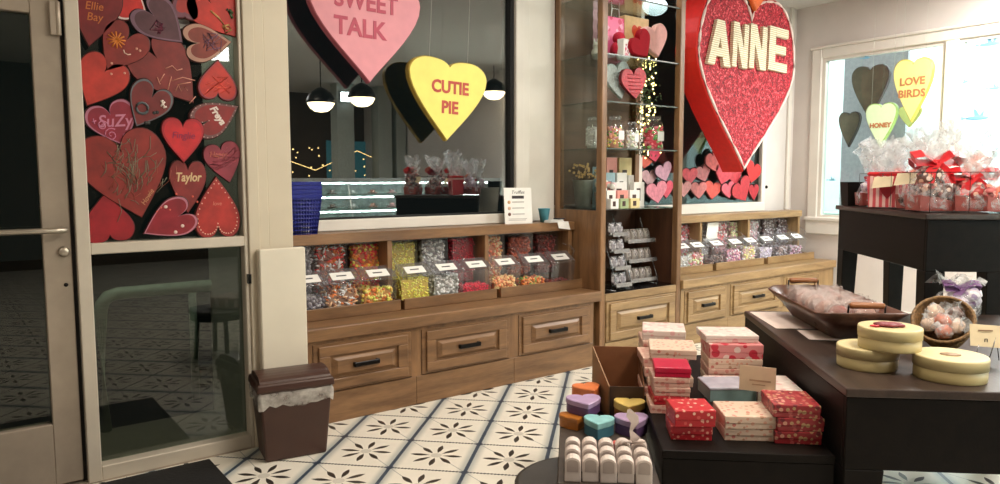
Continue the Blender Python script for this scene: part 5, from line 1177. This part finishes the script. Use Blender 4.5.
MB().hexa([(-.065, -.002, .075), (.065, -.002, .07), (.065, 0, .07), (-.065, 0, .075)], [(-.062, .03, .172), (.062, .03, .168), (.062, .032, .168), (-.062, .032, .172)]).build('card', pmat('cream_card', (222, 204, 168), .6, var=.03), t)
MB().tube([(.01, -.004, .001), (.03, .0, .08), (.045, .02, .13), (.075, .05, .001)], .0025, 6).tube([(-.045, -.004, .001), (-.03, .0, .08)], .0025, 6).build('wire_easel', wire, t)
text('n', .035, M['ink'], t, x=0, z=.105, y=.004, ext=.0005, name='printed_mark'); MB().box(-.03, .03, .016, .018, .143, .149).build('print', pmat('faint_print', (170, 140, 112), .6), t)
def bow(mb, z, s, y=0):
    for sg in (-1, 1):
        for (yy, k) in ((-.3, 0), (.3, 0)):
            pass
        pts = [(0, y, z), (sg*.6*s, y-.12*s, z+.38*s), (sg*1.05*s, y-.1*s, z+.30*s), (sg*.9*s, y, z-.02*s), (0, y, z)]
        vs = []
        for (x, yy, zz) in pts: vs += [(x, yy-.2*s, zz-.12*s), (x, yy+.2*s, zz+.16*s)]
        mb.add(vs, [(2*i, 2*i+1, 2*i+3, 2*i+2) for i in range(4)])
        tl = [(0, y-.05*s, z), (sg*.35*s, y-.2*s, z-.35*s), (sg*.45*s, y-.26*s, z-.85*s)]
        vs = []
        for (x, yy, zz) in tl: vs += [(x-.18*s, yy, zz), (x+.18*s, yy-.02, zz)]
        mb.add(vs, [(2*i, 2*i+1, 2*i+3, 2*i+2) for i in range(2)])
    mb.blob((0, y-.02*s, z), .16*s, .13*s, .14*s, 8, 5)
rib = {'red': pmat('red_satin_ribbon', (206, 36, 44), .3, var=.08), 'coral': pmat('coral_ribbon', (222, 130, 110), .3, var=.06), 'dred': pmat('dark_red_ribbon', (150, 26, 44), .3, var=.08), 'pur': pmat('purple_ribbon', (120, 84, 130), .3, var=.08)}
goods = {'choc': spots('chocolate_mix', (92, 56, 48), [(196, 150, 130), (60, 36, 34), (150, 70, 66), (214, 190, 176)], 40, .55), 'red': spots('red_treat_mix', (176, 60, 60), [(214, 130, 120), (110, 50, 46), (226, 180, 160)], 38, .5), 'pink': spots('pink_treat_mix', (206, 110, 110), [(226, 180, 170), (120, 60, 56)], 34, .5), 'pale': spots('pale_treat_mix', (206, 196, 206), [(170, 150, 180), (232, 226, 230)], 30, .5)}
GB = 'cellophane gift bags on the tall table'
def bag(label, p, q, z, w, h, top, g, rb, rz=0, s=.07, box=True, grp=GB):
    t = thing('gift_bag', label, 'gift bag', tw(p, q, z), TROT+rz, grp)
    mb = MB()
    for i in range(9): mb.blob((R.uniform(-.28, .28)*w, R.uniform(-.22, .22)*w, .05+R.uniform(.0, h*.62)), w*.24, w*.2, w*.2, 9, 6, 0, .15)
    mb.build('treats', goods[g], t)
    if box:
        MB().hexa([(-w*.44, -w*.32, .003), (w*.44, -w*.32, .003), (w*.44, w*.32, .003), (-w*.44, w*.32, .003)], [(-w*.47, -w*.36, .085), (w*.47, -w*.36, .045), (w*.47, w*.36, .085), (-w*.47, w*.36, .085)]).build('cardboard_base', pmat('red_card_base', (150, 74, 68), .5, var=.1, scale=30), t)
    mb = MB(); prof = [(w*.40, .0), (w*.52, .03), (w*.54, h*.45), (w*.40, h*.8), (w*.12, h)]
    mb.lathe(prof, 22, sy=.78, fn=lambda a, z_: 1+.07*math.sin(5*a+9*z_)+.04*math.sin(9*a-14*z_), cap=False)
    mb.build('clear_bag', clr, t)
    mb = MB(); ruffle(mb, h, h+top, w*.12, w*.55); mb.build('ruffled_top', clr2, t)
    mb = MB(); bow(mb, h, s, -w*.12); mb.build('bow', rib[rb], t)
    return t
z = ZT4+.008
bag('cellophane gift bag with a red bow, front left of the tall table', 1.955, 4.15, z, .22, .26, .16, 'choc', 'red', .1, .13)
bag('cellophane gift bag with a red bow beside its twin, front middle of the tall table', 2.135, 4.10, z, .20, .18, .15, 'red', 'red', -.2, .11)
bag('cellophane gift bag with a coral bow at the right edge of the picture', 2.215, 4.32, z, .20, .27, .16, 'choc', 'coral', .2, .11)
bag('cellophane gift bag with a dark red bow, behind the front left bag', 2.02, 4.42, z, .22, .24, .17, 'choc', 'dred', .4, .11)
bag('frosty gift bag in the back row, behind the striped gift box', 2.10, 4.80, z, .24, .2, .20, 'pale', 'coral', 0, .08)
bag('tall clear gift bag in the back row above the bows', 2.17, 4.58, z, .2, .26, .24, 'pink', 'red', .6, .10)
bag('clear gift bag with a pink bow, low at the front right edge', 2.21, 4.02, z, .12, .12, .1, 'pink', 'coral', 0, .05)
bag('clear gift bag rising at the far left of the tall table behind the striped box', 1.955, 4.93, z, .18, .16, .22, 'pale', 'dred', 0, .06)
t = thing('wire_basket', 'black wire basket around the gift bags on the tall table', 'basket', tw(2.065, 4.45, ZT4+.001), TROT)
mb = MB(); x0, y0 = .195, .47
for zz, k in ((.004, 1.0), (.215, 1.0)): mb.tube([(-x0*k, -y0*k, zz), (x0*k, -y0*k, zz), (x0*k, y0*k, zz), (-x0*k, y0*k, zz)], .0022, 6, closed=True)
for i in range(5): mb.tube([(-x0, -y0+i*.235, .004), (-x0, -y0+i*.235, .215)], .0016, 5).tube([(x0, -y0+i*.235, .004), (x0, -y0+i*.235, .215)], .0016, 5)
mb.tube([(0, -y0, .004), (0, -y0, .215)], .0016, 5).build('wire_frame', M['bronze'], t)
def stripes():
    m, nt_, b = newmat('pink_striped_box'); L = nt_.links.new; tc = nt_.nodes.new('ShaderNodeTexCoord'); wv = nt_.nodes.new('ShaderNodeTexWave'); wv.bands_direction = 'X'; wv.inputs['Scale'].default_value = 9; L(tc.outputs['Object'], wv.inputs['Vector'])
    rp = nt_.nodes.new('ShaderNodeValToRGB'); rp.color_ramp.interpolation = 'CONSTANT'; rp.color_ramp.elements[0].color = lin((206, 80, 88)); rp.color_ramp.elements[1].color = lin((232, 190, 184)); rp.color_ramp.elements[1].position = .5
    L(wv.outputs['Fac'], rp.inputs['Fac']); L(rp.outputs['Color'], b.inputs['Base Color']); b.inputs['Roughness'].default_value = .4; return m
t = thing('striped_gift_box', 'pink striped gift box with a red heart at the left of the tall table', 'gift box', tw(1.945, 4.66, ZT4+.009), TROT-.5)
MB().taper(0, 0, 0, .19, .20, .12, .23, .14).build('carton', stripes(), t)
pts = heart_pts(.09, .085, .02, .01); heart_mb(pts, .003, .085, bev=.001).build('heart_mark', [pmat('heart_print_red', (160, 20, 36), .5)]*2, t, (0, -.071, .135), (math.radians(3), 0, 0))
MB().box(-.115, .115, -.07, .07, .19, .215).build('red_tissue', rib['red'], t, bevel=.01)
mb = MB(); ruffle(mb, .215, .40, .08, .15); mb.build('ruffled_top', clr2, t)
for lab, p, q, zz, r in (('cream price card hung on the striped gift box', 1.872, 4.575, .125, -.5), ('cream price card clipped to the wire basket by the front left bag', 1.863, 4.25, .145, -.75)):
    t = thing('price_card', lab, 'price card', tw(p, q, ZT4+zz), TROT+r)
    MB().hexa([(-.055, -.022, 0), (.055, -.022, .012), (.055, -.020, .012), (-.055, -.020, 0)], [(-.045, .0, .068), (.06, .0, .072), (.06, .002, .072), (-.045, .002, .068)]).build('card', pmat('cream_card', (226, 208, 172), .6, var=.03), t)
    MB().tube([(0, .002, .07), (0, .012, .085), (0, .02, .075)], .002, 5).build('clip', wire, t)
o = MB().tub(0, 0, 0, .16, .12, .12, .14, .14, .006).build('dark_box', M['espresso'], None, tw(1.915, 5.12, ZT4+.001), (0, 0, TROT)); tag(o, 'dark open box at the far left end of the tall table', 'box')
bag('clear gift bag with a purple bow standing under the tall table edge', 1.935, 3.79, ZT1+.002, .21, .150, .05, 'pale', 'pur', 0, .085, False, None)
# ------------------------------------------------------------------ the room behind the camera (mirrored in the dark window)
mi = lambda px, py, yv: (lambda v: Vector((v.x, 2*4.505-yv, v.z)))(aty(px, py, yv))
lampw = pmat('lamp_glass', (255, 244, 214), .4, emis=(255, 232, 190), estr=9)
for i, (px, py, lab) in enumerate(((321, 103, 'black dome pendant lamp with white glass bowl, left in the window reflection'), (362, 98, 'black dome pendant lamp with white glass bowl, second in the window reflection'), (494, 92, 'black dome pendant lamp with white glass bowl, half behind the yellow heart reflection'))):
    p = mi(px, py, 9.6); t = thing('pendant_lamp', lab, 'pendant lamp', p)
    MB().lathe([(.2, 0), (.2, .03), (.16, .13), (.06, .20), (.02, .22), (0, .22)], 28).build('dome', M['bronze'], t)
    MB().lathe([(0, -.13), (.09, -.115), (.15, -.07), (.185, -.01), (.185, 0), (0, 0)], 28).build('glass_bowl', lampw, t)
    MB().tube([(0, 0, .2), (0, 0, ZC-p.z)], .008, 6).build('cord', M['bronze'], t)
# display case, long axis along the window
a, b = mi(300, 190, 9.8), mi(476, 190, 9.8); ya = a.y
t = thing('display_case', 'glass display case with bright shelves, mirrored in the left window', 'display case', ((a.x+b.x)/2, ya, 0)); hw = (b.x-a.x)/2+.6
MB().box(-hw, hw, -.8, 0, 0, .75).build('case_base', pmat('case_steel', (120, 128, 128), .35, .4), t)
MB().box(-hw, hw, -.8, -.1, 1.42, 1.47).build('case_top', pmat('case_top_steel', (170, 176, 176), .3, .4), t)
MB().add([(-hw, .0, .75), (hw, .0, .75), (hw, -.18, 1.42), (-hw, -.18, 1.42)], [(0, 1, 2, 3)]).build('slanted_glass', M['plastic'], t)
cl_ = pmat('cool_shelf_light', (235, 250, 245), .4, emis=(225, 248, 240), estr=55)
for k in range(3):
    z = .80+.21*k; d = MB().box(-hw+.02, hw-.02, -.72, -.10-.05*k, z, z+.015).build('case_shelf', M['shelfglass'], t)
    MB().box(-hw+.05, hw-.05, -.12-.05*k, -.10-.05*k, z+.165, z+.185).build('light_strip', cl_, d)
MB().box(-hw, hw, -.79, -.77, .75, 1.42).build('case_back', pmat('case_back_white', (190, 200, 198), .5, var=.2, scale=9), t)
for x in (-hw*.33, hw*.33, hw*.9): MB().tube([(x, .0, .76), (x, -.18, 1.42)], .012, 6).build('glass_joint', M['white'], t)
q = random.Random(3)
for k in range(3):
    for i in range(12):
        x = -hw+.25+i*(2*hw-.5)/11; z = .816+.21*k
        o = MB().lathe([(0, 0), (.07, 0), (.085, .012), (.03, .02), (.05, .05), (0, .06)], 14).build('dessert_plate', [pmat('dessert_%d' % (i % 4), ((206, 200, 196), (150, 96, 80), (206, 150, 150), (90, 70, 60))[i % 4], .4)] if k == 0 else bpy.data.materials['dessert_%d' % (i % 4)], None, (t.location.x+x, t.location.y-.42, z))
        tag(o, 'plate of sweets in the mirrored display case', 'plate', 'plates of sweets in the display case')
for i, (px, w) in enumerate(((343, .35), (382, .3), (398, .22), (455, .3), (560, .6))):
    p = mi(px, 150, 13.2); struct('column_%d' % (i+1), MB().box(p.x-w/2, p.x+w/2, p.y-.15, p.y+.15, 0, ZC), pmat('column_paint', (170, 176, 168), .6))
p = mi(366, 180, 14.2); struct('window_6', MB().box(p.x-.55, p.x+.55, -5.98, -5.95, .9, 2.3), pmat('teal_night_pane', (60, 110, 120), .3, emis=(90, 170, 180), estr=.25))
p = mi(440, 180, 14.2); struct('window_7', MB().box(p.x-.75, p.x+.75, -5.98, -5.95, .9, 2.4), pmat('teal_night_pane', (60, 90, 100), .3, emis=(80, 140, 160), estr=.2))
t = thing('string_lights', 'warm string lights on the rear wall mirrored in the left window', 'string lights', mi(300, 165, 13.6)); mb = MB()
for i in range(36): mb.blob((R.uniform(-.6, 2.0), R.uniform(-.03, .03), R.uniform(-.25, .35)), .016, .016, .016, 6, 4)
for i in range(40): mb.blob((R.uniform(4.5, 6.0), R.uniform(-.03, .03), R.uniform(-.2, .5)), .016, .016, .016, 6, 4)
mb.tube([(-.6, .04, .2), (.3, .04, -.1), (1.2, .04, .3), (2, .04, 0), (4.5, .04, .2), (6, .04, .1)], .006, 5).build('bulb_string', pmat('string_bulb', (255, 220, 150), .4, emis=(255, 210, 130), estr=6), t)
t = thing('wall_light', 'small square white wall light mirrored in the left window', 'wall light', mi(345, 97, 13.0))
MB().box(-.09, .09, 0, .05, -.09, .09).build('lit_panel', pmat('wall_light_panel', (240, 250, 250), .4, emis=(235, 250, 250), estr=10), t)
MB().box(-.1, .1, -.02, 0, -.1, .1).build('back_plate', M['bronze'], t)
# ------------------------------------------------------------------ light
def area(name, loc, rot, e, sx, sy, col):
    l = bpy.data.lights.new(name, 'AREA'); l.energy = e; l.shape = 'RECTANGLE'; l.size = sx; l.size_y = sy; l.color = col
    o = bpy.data.objects.new(name, l); C.objects.link(o); o.location = loc; o.rotation_euler = rot; return o
warm, neut = (1, .88, .73), (1, .965, .92)
area('ceiling_light', (2.4, 2.3, ZC-.05), (0, 0, 0), 38, 1.2, .5, warm)
area('ceiling_light', (3.25, 2.95, ZC-.05), (0, 0, 0), 20, .7, .3, neut)
area('ceiling_light', (6.5, 2.0, ZC-.05), (0, 0, 0), 85, .7, .5, neut)
area('ceiling_light', (2.7, .3, ZC-.05), (0, 0, 0), 85, .9, .6, warm)
area('ceiling_light', (7.0, 1.5, ZC-.05), (0, 0, 0), 105, .6, .8, neut)
area('ceiling_light', (-1.5, .5, ZC-.05), (0, 0, 0), 30, 1.2, .6, warm)
area('ceiling_light', (3.3, -3.0, ZC-.05), (0, 0, 0), 95, 1.2, 1.2, neut)  # added lamp, brightens the rear room mirrored in the window
area('cabinet_light', (4.44, 4.1, 3.2), (0, 0, 0), 6, .5, .2, neut)  # downlight added to brighten the hearts on the glass shelves
area('neighbour_room_light', (9.2, 3.2, 3.55), (0, 0, 0), 230, 1.8, 5, (.94, 1, .98))
area('canopy_light', (.75, 4.22, 3.1), (math.radians(8), 0, 0), 22, .5, .2, (1, 1, .92))  # lamp added outside to bring out the handrail
w = bpy.data.worlds.new('night'); bpy.context.scene.world = w; w.use_nodes = True
w.node_tree.nodes['Background'].inputs[0].default_value = (.012, .016, .017, 1); w.node_tree.nodes['Background'].inputs[1].default_value = 1
# ------------------------------------------------------------------ camera
cam = bpy.data.cameras.new('camera'); co = bpy.data.objects.new('camera', cam); C.objects.link(co)
cam.sensor_fit = 'HORIZONTAL'; cam.sensor_width = 36; cam.lens = 36*F/1000; cam.clip_start = .02
mw = Matrix((RT, UP, -FW)).transposed().to_4x4(); mw.translation = Vector((0, 0, H)); co.matrix_world = mw
sc = bpy.context.scene; sc.camera = co
sc.view_settings.view_transform = 'Standard'; sc.view_settings.look = 'None'; sc.view_settings.exposure = 0
sc.cycles.max_bounces = 10; sc.cycles.transparent_max_bounces = 24; sc.cycles.glossy_bounces = 4; sc.cycles.diffuse_bounces = 4
sc.cycles.sample_clamp_indirect = 4; sc.cycles.use_denoising = True; sc.cycles.caustics_reflective = False; sc.cycles.caustics_refractive = False
